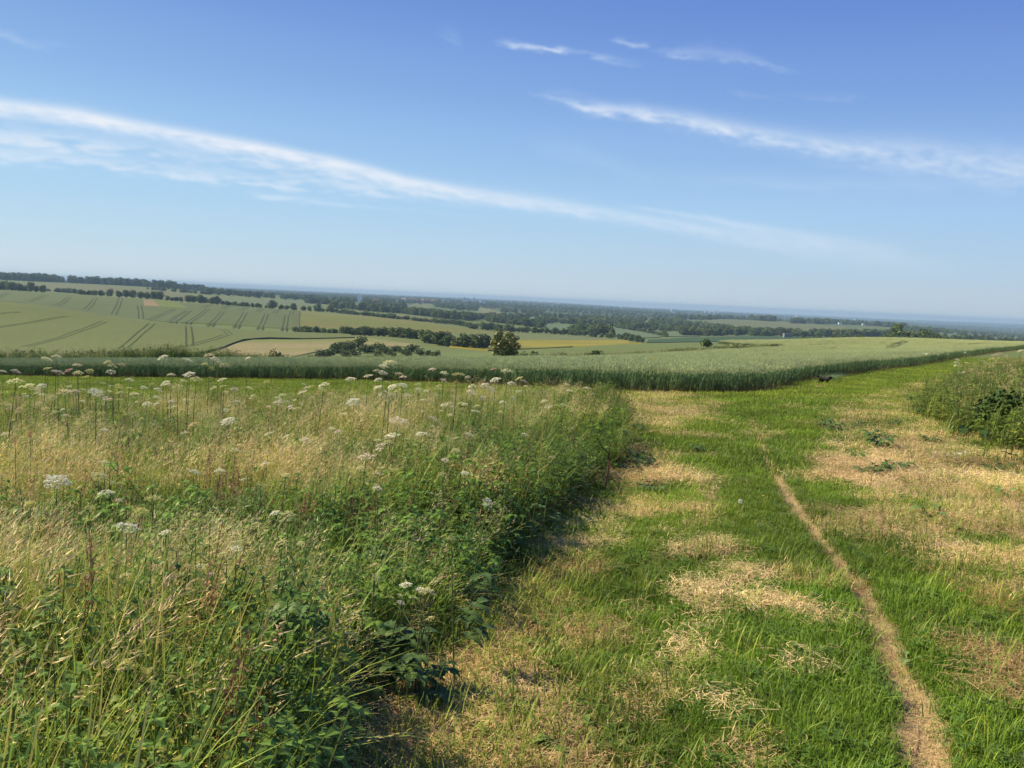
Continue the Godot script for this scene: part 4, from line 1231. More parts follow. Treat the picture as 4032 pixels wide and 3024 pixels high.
# ---------------------------------------------------------------- grass and hay of the track
func build_grass() -> void:
	var mat := leafy(0.42, 0.75)
	var short := []
	var tall := []
	var coarse := []
	for k in 4:
		var mb := MB.new()
		for i in 18:
			var o := Vector3(rng.randfn() * 0.03, -0.01, rng.randfn() * 0.03)
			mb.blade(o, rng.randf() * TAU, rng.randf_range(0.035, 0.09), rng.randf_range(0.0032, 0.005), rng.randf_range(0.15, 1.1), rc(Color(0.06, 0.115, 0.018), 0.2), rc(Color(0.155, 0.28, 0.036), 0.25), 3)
		short.append(mb.mesh(mat))
		mb = MB.new()
		for i in 8:
			var o := Vector3(rng.randfn() * 0.04, -0.01, rng.randfn() * 0.04)
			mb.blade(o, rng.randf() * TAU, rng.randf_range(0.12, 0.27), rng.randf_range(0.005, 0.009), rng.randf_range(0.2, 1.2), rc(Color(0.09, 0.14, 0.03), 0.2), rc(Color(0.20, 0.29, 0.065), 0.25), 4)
		tall.append(mb.mesh(mat))
		mb = MB.new()
		for i in 24:
			var o := Vector3(rng.randfn() * 0.1, -0.01, rng.randfn() * 0.1)
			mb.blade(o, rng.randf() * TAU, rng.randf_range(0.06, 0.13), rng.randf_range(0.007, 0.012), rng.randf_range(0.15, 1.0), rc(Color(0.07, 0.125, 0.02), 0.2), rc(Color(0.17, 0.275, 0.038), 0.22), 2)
		coarse.append(mb.mesh(mat))
	var hay_mat := leafy(0.6, 0.3)
	var hay := []
	var stubble := []
	for k in 4:
		var mb := MB.new()
		for i in 30:
			var o := Vector3(rng.randfn() * 0.06, rng.randf_range(0.004, 0.04), rng.randfn() * 0.07)
			var az := rng.randf() * TAU
			var dir := Vector3(cos(az), rng.randf_range(-0.15, 0.25), sin(az))
			var side := Vector3(-sin(az), 0, cos(az)) * rng.randf_range(0.0006, 0.0012)
			var len := rng.randf_range(0.02, 0.08) * (1.6 if i == 0 else 1.0)
			var m := o + dir * len * 0.5 + Vector3(rng.randfn(), 0, rng.randfn()) * 0.012
			var e := o + dir * len - Vector3(0, 0.01, 0)
			var col := rc(Color(0.56, 0.43, 0.235), 0.5)
			mb.quad(o - side, o + side, m + side, m - side, col, col)
			mb.quad(m - side, m + side, e + side, e - side, col, col)
		hay.append(mb.mesh(hay_mat))
		mb = MB.new()
		for i in 12:
			var o := Vector3(rng.randfn() * 0.07, -0.01, rng.randfn() * 0.07)
			mb.blade(o, rng.randf() * TAU, rng.randf_range(0.05, 0.15), rng.randf_range(0.004, 0.008), rng.randf_range(0.1, 1.2), rc(Color(0.40, 0.33, 0.14), 0.2), rc(Color(0.60, 0.52, 0.26), 0.25), 2)
		stubble.append(mb.mesh(hay_mat))
	var clover := []
	for k in 4:
		var mb := MB.new()
		for i in 12:
			var az := rng.randf() * TAU
			var o := Vector3(rng.randfn() * 0.035, rng.randf_range(0.02, 0.06), rng.randfn() * 0.035)
			var lc := rc(Color(0.085, 0.16, 0.03), 0.3)
			for j in 3:
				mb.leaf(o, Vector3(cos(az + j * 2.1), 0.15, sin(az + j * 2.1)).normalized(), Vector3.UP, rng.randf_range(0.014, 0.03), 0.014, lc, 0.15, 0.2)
		clover.append(mb.mesh(mat))
	var ts := {"v": [[], [], [], []], "s": [[], [], [], []], "t": [[], [], [], []], "c": [[], [], [], []], "h": [[], [], [], []], "b": [[], [], [], []]}
	var cs := {"v": [[], [], [], []], "s": [[], [], [], []], "t": [[], [], [], []], "c": [[], [], [], []], "h": [[], [], [], []], "b": [[], [], [], []]}
	var d := 1.9
	while d < 75.0:
		var d1 := d * 1.03
		var rho := minf(1100.0, 9000.0 / pow(d, 1.5)) if d < 11.0 else maxf(8.0, 4600.0 / pow(d, 1.5))
		var width := 1.5 * d + 0.6
		var count := int(rho * width * (d1 - d))
		for i in count:
			var dd := rng.randf_range(d, d1)
			var x := rng.randf_range(-0.72, 0.72) * dd + rng.randf_range(-0.3, 0.3)
			var z := -dd
			if inside(x, z, meadow_area) or (dd > 22.0 and inside(x, z, wheat_area)): continue
			if dd > 30.0 and inside(x, z, bank_area): continue
			var hy := hay_at(x, z)
			var o := off_path(x, z)
			var k := rng.randi() % 4
			var y := near_height(x, z) if dd < 30.0 else H(x, z)
			var basis := Basis(Vector3.UP, rng.randf() * TAU)
			var patch := nz.get_noise_2d(x * 45.0, z * 45.0)
			var tint := 1.1 + patch * 0.5 + rng.randf_range(-0.18, 0.18)
			var wide_patch := nz.get_noise_2d(x * 14.0 + 500.0, z * 14.0)
			var roll := rng.randf()
			o += nz.get_noise_2d(x * 260.0, z * 260.0) * 0.45
			if o < 1.15 - 0.2 * rng.randf() and rng.randf() > 0.05:
				if roll < 0.75:
					ts.h[k].append(Transform3D(basis.scaled(Vector3(0.7, 0.35, 0.7)), Vector3(x, y, z)))
					var worn := 0.85 + 0.35 * nz.get_noise_2d(x * 80.0, z * 80.0) + (0.22 if dd < 4.0 else -0.1)
					cs.h[k].append(Color(worn * 1.03, worn * 0.97, worn * 0.9))
				continue
			if roll < hy.x:
				if rng.randf() < (0.68 if dd > 7.0 else 0.62) or hy.y > 0.5 and dd < 12.0:
					var heap := hy.y * 0.05 * (0.5 + absf(patch)) * rng.randf()
					ts.h[k].append(Transform3D(basis.scaled(Vector3.ONE * rng.randf_range(0.8, 1.5) * (1.0 if dd < 9.0 else 1.5)), Vector3(x, y + heap, z)))
					var age := clampf(0.95 + 0.5 * nz.get_noise_2d(x * 35.0 + 900.0, z * 35.0) + (0.0 if hy.y > 0.5 or dd > 6.0 else -0.25), 0.45, 1.2)
					cs.h[k].append(Color(tint * age * 1.06, tint * pow(age, 1.25), tint * pow(age, 1.5) * 0.95))
				else:
					ts.b[k].append(Transform3D(basis.scaled(Vector3(1, 0.7, 1) * rng.randf_range(0.6, 1.1) * (1.0 if dd < 9.0 else 1.5)), Vector3(x, y, z)))
					cs.b[k].append(Color(tint, tint * (1.02 + 0.16 * wide_patch), tint * 0.9))
				if rng.randf() > (0.4 if dd > 6.0 else 0.24): continue
			# the greens: lush by the path, yellower out on the headland and in the near clearing
			var lush := exp(-pow(o / 14.0, 2.0)) if dd < 24.0 else 0.0
			var yellow := clampf(0.62 - lush * 0.6 + wide_patch * 0.7 + hy.x * 0.5, 0.0, 1.0)
			if rng.randf() < 0.05: yellow = 1.6
			var col := Color(1.22, 1.14, 0.98).lerp(Color(1.75, 1.38, 1.08), yellow)
			col = Color(col.r * tint, col.g * tint, col.b * tint)
			if dd < rng.randf_range(9.5, 16.0):
				if rng.randf() < 0.035:
					ts.v[k].append(Transform3D(basis.scaled(Vector3.ONE * rng.randf_range(0.6, 1.3)), Vector3(x, y, z)))
					cs.v[k].append(col)
				elif rng.randf() < 0.045 + (0.22 if x < 0.6 and dd < 6.0 else 0.0) + hy.x * 0.35:
					ts.t[k].append(Transform3D(basis.scaled(Vector3.ONE * rng.randf_range(0.6, 1.05)), Vector3(x, y, z)))
					cs.t[k].append(col)
				else:
					var sc := rng.randf_range(0.75, 1.25) * (1.0 + 0.25 * patch)
					# beside the path the grass leans over it
					var lean := Basis.IDENTITY
					if o < 6.0: lean = Basis(Vector3(0, 0, 1), 0.25 * (1.0 if rng.randf() < 0.5 else -0.3))
					ts.s[k].append(Transform3D(lean * basis.scaled(Vector3(sc, sc, sc)), Vector3(x, y, z)))
					cs.s[k].append(col)
			else:
				var sc := rng.randf_range(0.8, 1.3) * (1.0 if dd < 20.0 else 1.25)
				ts.c[k].append(Transform3D(basis.scaled(Vector3(sc, sc * 0.9, sc)), Vector3(x, y, z)))
				cs.c[k].append(col)
		d = d1
	var g1 := stuff("grass", "short lush green grass of the mown track")
	for k in 4:
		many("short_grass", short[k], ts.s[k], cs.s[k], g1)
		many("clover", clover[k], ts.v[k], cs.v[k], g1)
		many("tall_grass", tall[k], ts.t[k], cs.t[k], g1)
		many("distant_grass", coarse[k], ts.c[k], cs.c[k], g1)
	var g2 := stuff("cut_hay", "dry straw coloured cuttings and stubble lying in patches on the track")
	for k in 4:
		many("hay_wisps", hay[k], ts.h[k], cs.h[k], g2)
		many("stubble", stubble[k], ts.b[k], cs.b[k], g2)


# ---------------------------------------------------------------- the rough meadow
var meadow_kinds := {}
func make_meadow_kinds() -> void:
	var mat := leafy(0.45, 0.8)
	var dry := leafy(0.65, 0.7)
	for name in ["grass", "seed", "nettle", "froth", "spire", "leafy", "dead"]: meadow_kinds[name] = []
	for k in 4:
		var mb := MB.new()
		for i in 15:
			var o := Vector3(rng.randfn() * 0.055, 0, rng.randfn() * 0.055)
			var old := rng.randf() < 0.12
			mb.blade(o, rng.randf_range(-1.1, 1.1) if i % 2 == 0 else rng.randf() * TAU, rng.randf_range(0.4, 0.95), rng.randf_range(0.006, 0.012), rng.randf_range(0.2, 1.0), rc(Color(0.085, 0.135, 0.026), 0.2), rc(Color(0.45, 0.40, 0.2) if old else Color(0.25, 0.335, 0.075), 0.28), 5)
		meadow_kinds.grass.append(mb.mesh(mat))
		mb = MB.new()
		for i in 9:
			# flopped dead blades
			var o := Vector3(rng.randfn() * 0.06, 0, rng.randfn() * 0.06)
			mb.blade(o, rng.randf_range(-1.0, 1.0), rng.randf_range(0.35, 0.8), rng.randf_range(0.004, 0.008), rng.randf_range(0.7, 1.5), rc(Color(0.32, 0.25, 0.12), 0.2), rc(Color(0.52, 0.43, 0.22), 0.25), 5)
		meadow_kinds.dead.append(mb.mesh(dry))
		mb = MB.new()
		for i in 7:
			# flowering stems, each with a plume of thin spikelets drooping the way the wind blows
			var o := Vector3(rng.randfn() * 0.06, 0, rng.randfn() * 0.06)
			var az := rng.randf_range(-0.9, 0.9)
			var len := rng.randf_range(0.65, 0.98)
			var bend := rng.randf_range(0.15, 0.45)
			var c1 := rc(Color(0.40, 0.35, 0.18), 0.2)
			mb.blade(o, az, len, 0.0032, bend, Color(0.12, 0.16, 0.045), c1, 4)
			var dir := Vector3(cos(az), 0, sin(az))
			var top := o + Vector3.UP * len * (1.0 - bend * 0.5) + dir * len * bend * 0.8
			var grow := (Vector3.UP * (1.0 - bend) + dir * bend * 1.3).normalized()
			var hc := rc(Color(0.47, 0.41, 0.24) if k % 2 == 0 else Color(0.46, 0.345, 0.24), 0.18)
			for j in 16:
				var t := j / 16.0
				var p := top - grow * (0.18 * t - 0.02)
				var out := (dir * 0.6 + Vector3(rng.randfn(), rng.randfn() * 0.4 - 0.2, rng.randfn())) * (0.006 + 0.014 * sin(t * PI))
				var s := Vector3(rng.randfn(), rng.randfn(), rng.randfn()).normalized() * 0.0028
				var cc := rc(hc, 0.25)
				mb.tri(p + out - s, p + out + s, p + out * 1.8 + grow * 0.026, cc, cc, cc)
		meadow_kinds.seed.append(mb.mesh(dry))
		mb = MB.new()
		for i in 3:
			var o := Vector3(rng.randfn() * 0.07, 0, rng.randfn() * 0.07)
			var h := rng.randf_range(0.45, 0.72)
			var lean := Vector3(rng.randf_range(-0.05, 0.1), 0, rng.randf_range(-0.08, 0.08))
			mb.tube([o, o + lean * 0.5 + Vector3(0, h * 0.5, 0), o + lean + Vector3(0, h, 0)], 0.004, 0.002, 3, Color(0.07, 0.08, 0.03), Color(0.08, 0.11, 0.035))
			for j in 9:
				var t := 0.2 + 0.8 * j / 8.0
				for s in 2:
					var az := j * 1.57 + s * PI + rng.randf_range(-0.3, 0.3)
					var sz := lerpf(0.10, 0.05, t) * rng.randf_range(0.8, 1.2)
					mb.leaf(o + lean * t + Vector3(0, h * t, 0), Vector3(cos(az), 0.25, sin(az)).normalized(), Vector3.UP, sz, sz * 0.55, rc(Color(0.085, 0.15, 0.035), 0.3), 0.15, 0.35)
		meadow_kinds.nettle.append(mb.mesh(mat))
		mb = MB.new()
		for i in 6:
			var o := Vector3(rng.randfn() * 0.07, 0, rng.randfn() * 0.07)
			var h := rng.randf_range(0.35, 0.7)
			var fc := rc(Color(0.36, 0.34, 0.10), 0.2)
			mb.blade(o, rng.randf() * TAU, h, 0.004, 0.3, Color(0.12, 0.14, 0.04), fc, 2)
			for j in 34:
				var q := o + Vector3(rng.randfn() * 0.05, h * rng.randf_range(0.45, 1.0), rng.randfn() * 0.05)
				var a := Vector3(rng.randfn(), rng.randfn(), rng.randfn()) * 0.006
				var b := Vector3(rng.randfn(), rng.randfn(), rng.randfn()) * 0.004
				var cc := rc(fc, 0.3)
				mb.tri(q - a, q + b, q + a, cc, cc, cc)
		meadow_kinds.froth.append(mb.mesh(dry))
		mb = MB.new()
		for i in 4:
			var o := Vector3(rng.randfn() * 0.05, 0, rng.randfn() * 0.05)
			var h := rng.randf_range(0.5, 0.85)
			var sc := rc([Color(0.27, 0.15, 0.10), Color(0.34, 0.21, 0.15), Color(0.16, 0.10, 0.065), Color(0.36, 0.27, 0.15)][k], 0.15)
			var lean := Vector3(rng.randf_range(-0.04, 0.1), 0, rng.randf_range(-0.05, 0.05))
			mb.tube([o, o + lean + Vector3(0, h, 0)], 0.0035, 0.0015, 3, Color(0.10, 0.08, 0.04), sc)
			for j in 44:
				var t := rng.randf_range(0.55, 1.0)
				var q := o + lean * t + Vector3(0, h * t, 0) + Vector3(rng.randfn(), 0, rng.randfn()) * 0.016 * (1.25 - t)* 1.6
				var a := Vector3(rng.randfn(), rng.randfn(), rng.randfn()) * 0.006
				var b := Vector3(rng.randfn(), rng.randfn(), rng.randfn()) * 0.006
				var cc := rc(sc, 0.3)
				mb.tri(q - a, q + b, q + a, cc, cc, cc)
		meadow_kinds.spire.append(mb.mesh(dry))
		mb = MB.new()
		for i in 2:
			# stems with stalked, three-part leaves all the way up
			var o := Vector3(rng.randfn() * 0.05, 0, rng.randfn() * 0.05)
			var hh := rng.randf_range(0.36, 0.68)
			var lean := Vector3(rng.randf_range(-0.05, 0.12), 0, rng.randf_range(-0.08, 0.08))
			mb.tube([o, o + lean * 0.4 + Vector3(0, hh * 0.5, 0), o + lean + Vector3(0, hh, 0)], 0.005, 0.0025, 4, Color(0.09, 0.1, 0.035), Color(0.10, 0.15, 0.04))
			for q in 7:
				var t := 0.15 + 0.85 * q / 6.0
				var az := q * 2.4 + rng.randf()
				var dir := Vector3(cos(az), rng.randf_range(0.15, 0.7), sin(az)).normalized()
				var st := o + lean * t + Vector3(0, hh * t, 0)
				var e := st + dir * rng.randf_range(0.05, 0.13)
				mb.tube([st, e], 0.002, 0.0015, 3, Color(0.09, 0.13, 0.035), Color(0.09, 0.13, 0.035))
				var lc := rc(Color(0.115, 0.185, 0.034) if k != 2 else Color(0.17, 0.22, 0.045), 0.3)
				for j in 3:
					var a2 := az + (j - 1) * 0.95
					var sz := rng.randf_range(0.045, 0.09)
					mb.lobed(e, Vector3(cos(a2), rng.randf_range(-0.1, 0.3), sin(a2)).normalized(), Vector3.UP, sz, sz * 0.66, lc, 5, rng, 0.4)
		meadow_kinds.leafy.append(mb.mesh(mat))


func build_meadow() -> void:
	make_meadow_kinds()
	var names := ["grass", "seed", "nettle", "froth", "spire", "leafy", "dead"]
	var tr := {}
	var cs := {}
	for n in names:
		tr[n] = [[], [], [], []]
		cs[n] = [[], [], [], []]
	var d := 0.95
	while d < 23.0:
		var d1 := d * 1.03
		var rho := minf(230.0, 620.0 / pow(d, 0.85))
		var count := int(rho * (1.5 * d + 2.0) * (d1 - d))
		for i in count:
			var dd := rng.randf_range(d, d1)
			var x := rng.randf_range(-0.78, 0.2) * dd + rng.randf_range(-0.8, 0.5)
			var z := -dd
			if not inside(x, z, meadow_area): continue
			var edge := 0.0                                # near the mown side it is greener, leafier and lower
			for q in [Vector2(0.25, 0), Vector2(0.5, 0.1), Vector2(0.9, 0.15)]:
				if not inside(x + q.x * (1.0 + dd * 0.06), z + q.y, meadow_area): edge += 0.33
			var a := nz.get_noise_2d(x * 42.0, z * 42.0)
			var b := nz.get_noise_2d(x * 26.0 + 400.0, z * 26.0)
			var pick := rng.randf()
			var back := smoothstep(4.5, 8.5, dd)
			var seed_share := clampf(0.15 + 0.01 * back + a * 0.75 - edge * 0.5 + (0.12 if x < -1.3 and dd < 4.0 else 0.0), 0.02, 0.5)
			seed_share *= lerpf(1.0, 0.5, smoothstep(6.0, 9.0, dd))
			var froth_share := clampf(0.06 + 0.06 * (1.0 - back) + b * 0.4 - edge * 0.1, 0.0, 0.3)
			var spire_share := clampf(0.01 - a * 0.08 + (0.025 if x < -2.0 else 0.0), 0.0, 0.05)
			var leaf_share := clampf((0.06 + edge * 0.36 - b * 0.3) * (1.0 if dd > 4.5 or edge > 0.3 else 0.55), 0.015, 0.5)
			var nettle_share := clampf(0.085 + edge * 0.2 - a * 0.3, 0.02, 0.4)
			var n := "grass"
			if pick < seed_share: n = "seed"
			elif pick < seed_share + froth_share: n = "froth"
			elif pick < seed_share + froth_share + spire_share: n = "spire"
			elif edge > 0.0 and rng.randf() < 0.3 * edge or rng.randf() < 0.04: n = "dead"
			elif pick < seed_share + froth_share + spire_share + leaf_share: n = "leafy"
			elif pick < seed_share + froth_share + spire_share + leaf_share + nettle_share: n = "nettle"
			var k := rng.randi() % 4
			var h := rng.randf_range(0.72, 1.12) * (1.0 - 0.15 * edge * rng.randf()) * (0.9 + 0.25 * b)
			if n == "leafy": h *= 1.08 if dd > 4.5 else 0.8
			if dd > 9.0 and n != "seed": h *= 0.95
			if dd < 3.0 and n in ["seed", "froth", "spire"] and (dd < 1.9 or rng.randf() < 0.55): n = "grass"
			if n == "leafy" and (dd < 2.4 and edge < 0.1 or dd < 1.9): n = "nettle" if rng.randf() < 0.5 else "grass"
			var lean := Basis(Vector3(0, 0, 1), rng.randf_range(-0.22, 0.06) - edge * 0.2) * Basis(Vector3(1, 0, 0), rng.randf_range(-0.1, 0.1))
			tr[n][k].append(Transform3D(lean * Basis(Vector3.UP, rng.randf_range(-0.9, 0.9) if n == "seed" else rng.randf() * TAU).scaled(Vector3(1, 1, 1) * h), ground(x, z)))
			var t := 1.36 + rng.randf_range(-0.28, 0.28) + 0.2 * a
			if dd < 7.0: t *= 1.14
			cs[n][k].append(Color(t * (1.05 + 0.1 * b), t * 1.04, t * (0.94 - 0.1 * b)))
		d = d1
	# the bank at the right of the track: nettles, tall grass and leafy stems
	d = 8.5
	while d < 80.0:
		var d1 := d * 1.03
		var rho := 85.0 if d < 20.0 else (45.0 if d < 34.0 else 22.0)
		var count := int(rho * 0.75 * d * (d1 - d))
		for i in count:
			var dd := rng.randf_range(d, d1)
			var x := rng.randf_range(0.46, 0.95) * dd
			var z := -dd
			if not inside(x + rng.randfn() * 0.28, z + rng.randfn() * 0.3, bank_area): continue
			var a := nz.get_noise_2d(x * 20.0, z * 20.0)
			var pick := rng.randf()
			var n := "nettle"
			if pick < 0.2 + a * 0.25: n = "grass"
			elif pick < 0.53: n = "leafy"
			elif pick < 0.565 + (0.03 if dd > 20.0 else 0.0): n = "seed"
			elif pick < 0.60: n = "froth"
			var k := rng.randi() % 4
			var rim := 1.0
			for q in [0.5, 1.1]:
				if not inside(x - q, z, bank_area): rim -= 0.2 * rng.randf()
			var h := rng.randf_range(0.75, 1.25) * rim * (1.0 + 0.2 * a)
			tr[n][k].append(Transform3D(Basis(Vector3(0, 0, 1), rng.randf_range(-0.15, 0.15)) * Basis(Vector3.UP, rng.randf() * TAU).scaled(Vector3(1.25, 1, 1.25) * h), ground(x, z)))
			var t := 1.05 + rng.randf_range(-0.2, 0.2) + 0.25 * a
			cs[n][k].append(Color(t * 1.28, t * 1.16, t * 1.05))
		d = d1
	# rough growth along the far edge of the near wheat
	for i in 7000:
		var t := rng.randf() * 10.0
		var j := mini(int(t), 9)
		var c := lerpf(wheat_back[j][0], wheat_back[j + 1][0], t - j)
		var dd := lerpf(wheat_back[j][1], wheat_back[j + 1][1], t - j) + rng.randf_range(-0.3, 5.0)
		var p := P(c, dd)
		var n: String = ["grass", "nettle", "leafy", "nettle", "leafy", "grass", "nettle", "seed"][rng.randi() % 8]
		var k := rng.randi() % 4
		var h := rng.randf_range(1.0, 1.5) * (1.0 + 0.4 * nz.get_noise_2d(p.x * 9.0, p.z * 9.0))
		tr[n][k].append(Transform3D(Basis(Vector3.UP, rng.randf() * TAU).scaled(Vector3(1.9, lerpf(1.7, 1.0, smoothstep(220.0, 330.0, c)), 1.9) * h), p))
		cs[n][k].append(Color(0.95, 1.0, 0.95) * rng.randf_range(0.8, 1.2))
	var root := stuff("meadow_plants", "rough uncut growth of seeding grass, nettles and bedstraw beside the track and along the wheat")
	var said := {"grass": "tall_grass", "seed": "seeding_grass", "nettle": "nettles", "froth": "bedstraw", "spire": "docks_in_seed", "leafy": "leafy_weeds", "dead": "dead_grass"}
	for n in names:
		for k in 4: many(said[n], meadow_kinds[n][k], tr[n][k], cs[n][k], root)


# ---------------------------------------------------------------- hogweed
var umbels := []                     # [tone][variant]
func make_umbels() -> void:
	var mat := leafy(0.7, 0.85)
	for tone in [Color(0.82, 0.80, 0.66), Color(0.78, 0.67, 0.60), Color(0.62, 0.60, 0.30), Color(0.60, 0.48, 0.28), Color(0.66, 0.38, 0.42)]:
		var row := []
		for k in 3:
			var mb := MB.new()
			var count := 17 + k * 3
			for i in count:
				var rr := sqrt((i + 0.5) / count)
				var az := i * 2.39996 + k
				var p := Vector3(cos(az) * rr, 0.36 * (1.0 - rr * rr) + rng.randf_range(-0.09, 0.09), sin(az) * rr) * 0.86
				mb.tri(Vector3(0, -0.42, 0), p + Vector3(0.008, 0, 0), p - Vector3(0.008, 0, 0.008), Color(0.12, 0.15, 0.05), tone * 0.6, tone * 0.6)
				var size := rng.randf_range(0.12, 0.22)
				for f in 12:
					var fa := f * 2.39996
					var fr := sqrt((f + 0.5) / 12.0) * size
					var q := p + Vector3(cos(fa) * fr, 0.8 * (size - fr) + rng.randf_range(-0.01, 0.02), sin(fa) * fr)
					var s := size * 0.33
					var ta := rng.randf() * TAU
					var u := Vector3(cos(ta), rng.randf_range(-0.35, 0.35), sin(ta)) * s
					var w := Vector3(-sin(ta), rng.randf_range(-0.35, 0.35), cos(ta)) * s
					var cc := rc(tone, 0.14)
					mb.tri(q - u, q + w, q + u, cc, cc, cc)
					mb.tri(q - u, q + u, q - w, cc, cc, cc)
			row.append(mb.mesh(mat))
		umbels.append(row)


var stem_mat: StandardMaterial3D
var big_leaf: StandardMaterial3D
func hogweed(px: float, py: float, wpx: float, tone: int, label: String, group: String, low := 0.7, high := 1.45, near_d := 4.0, far_d := 17.0) -> void:
	# the flower head stands where the sight line has a believable height above the ground
	var r := sight(px, py)
	r /= -r.z
	var best := 1e9
	var d := near_d
	var want := clampf(0.15 * FOCAL / wpx, near_d, far_d)
	var q := near_d
	while q <= far_d:
		var h := EYE.y + r.y * q - H(r.x * q, -q)
		var cost := absf(log(q / want)) + maxf(0.0, low - h) * 8.0 + maxf(0.0, h - high) * 8.0
		if cost < best:
			best = cost
			d = q
		q *= 1.02
	var head := EYE + r * d
	var lean := Vector3(rng.randf_range(-0.12, 0.05), 0, rng.randf_range(-0.08, 0.08))
	var foot := ground(head.x + lean.x, head.z + lean.z)
	var size := wpx * 0.6 * d / FOCAL
	head -= foot
	var o := thing("hogweed", label, "wild flower", foot, 0.0, group)
	var mb := MB.new()
	var c0 := Color(0.09, 0.105, 0.04)
	var c1 := Color(0.14, 0.185, 0.07)
	var thick := 0.0025 + 0.02 * size
	var neck := head - Vector3(0, size * 0.4, 0)
	var bow := Vector3(rng.randf_range(-0.03, 0.03), 0, rng.randf_range(-0.03, 0.03))
	mb.tube([Vector3.ZERO, neck * 0.35 + bow, neck * 0.7 + bow * 0.7, neck], thick * 1.4, thick * 0.7, 5, c0, c1)
	var side := []
	if rng.randf() < 0.55 and wpx > 7.0:
		for s in 1 + rng.randi() % 2:
			var az := rng.randf() * TAU
			var at := neck * rng.randf_range(0.55, 0.72) + bow * 0.7
			var e := at + Vector3(cos(az) * 0.14, rng.randf_range(0.12, 0.24), sin(az) * 0.14)
			if e.y > head.y - 0.04: e.y = head.y - 0.06
			mb.tube([at, (at + e) * 0.5 + Vector3(cos(az), 0, sin(az)) * 0.03, e], thick * 0.7, thick * 0.45, 4, c1, c1)
			side.append([e, rng.randf_range(0.45, 0.7)])
	part("stem", mb.mesh(stem_mat), o)
	var u := part("umbel", umbels[tone][rng.randi() % 3], o)
	u.position = head - Vector3(0, size * 0.05, 0)
	u.scale = Vector3.ONE * size
	u.rotation = Vector3(rng.randf_range(-0.15, 0.5), rng.randf() * TAU, rng.randf_range(-0.35, 0.35))
	u.scale *= Vector3(rng.randf_range(0.85, 1.1), rng.randf_range(0.9, 1.5), rng.randf_range(0.85, 1.1))
	for s in side:
		var w := part("umbel", umbels[tone if rng.randf() < 0.6 else 2][rng.randi() % 3], o)
		w.position = s[0]
		w.scale = Vector3.ONE * size * s[1]
		w.rotation = Vector3(rng.randf_range(-0.3, 0.3), rng.randf() * TAU, rng.randf_range(-0.3, 0.3))
	for i in 2 if d > 7.0 else 3:
		var lb := MB.new()
		var az := rng.randf() * TAU
		var dir := Vector3(cos(az), 0.35, sin(az)).normalized()
		var at := neck * (0.15 + 0.16 * i) + bow * 0.5
		compound(lb, at, dir, rng.randf_range(0.12, 0.2), rc(Color(0.07, 0.12, 0.035), 0.15))
		part("leaf", lb.mesh(big_leaf), o)


func compound(lb: MB, at: Vector3, dir: Vector3, length: float, col: Color) -> void:
	# a divided leaf: toothed leaflets in pairs along a stalk and one at its end
	var flat_dir := Vector3(dir.x, 0, dir.z).normalized()
	var side := flat_dir.cross(Vector3.UP)
	lb.tube([at, at + dir * length * 0.5, at + dir * length * 0.9], 0.004, 0.002, 3, col, col)
	for i in 2:
		var p := at + dir * length * (0.42 + 0.3 * i)
		for s in [-1.0, 1.0]:
			lb.lobed(p, (side * s + flat_dir * 0.5 + Vector3(0, 0.05, 0)).normalized(), Vector3.UP, length * (0.55 - 0.1 * i), length * 0.33, col, 4, rng, 0.35)
	lb.lobed(at + dir * length * 0.85, (flat_dir + Vector3(0, 0.1, 0)).normalized(), Vector3.UP, length * 0.6, length * 0.42, col, 5, rng, 0.35)


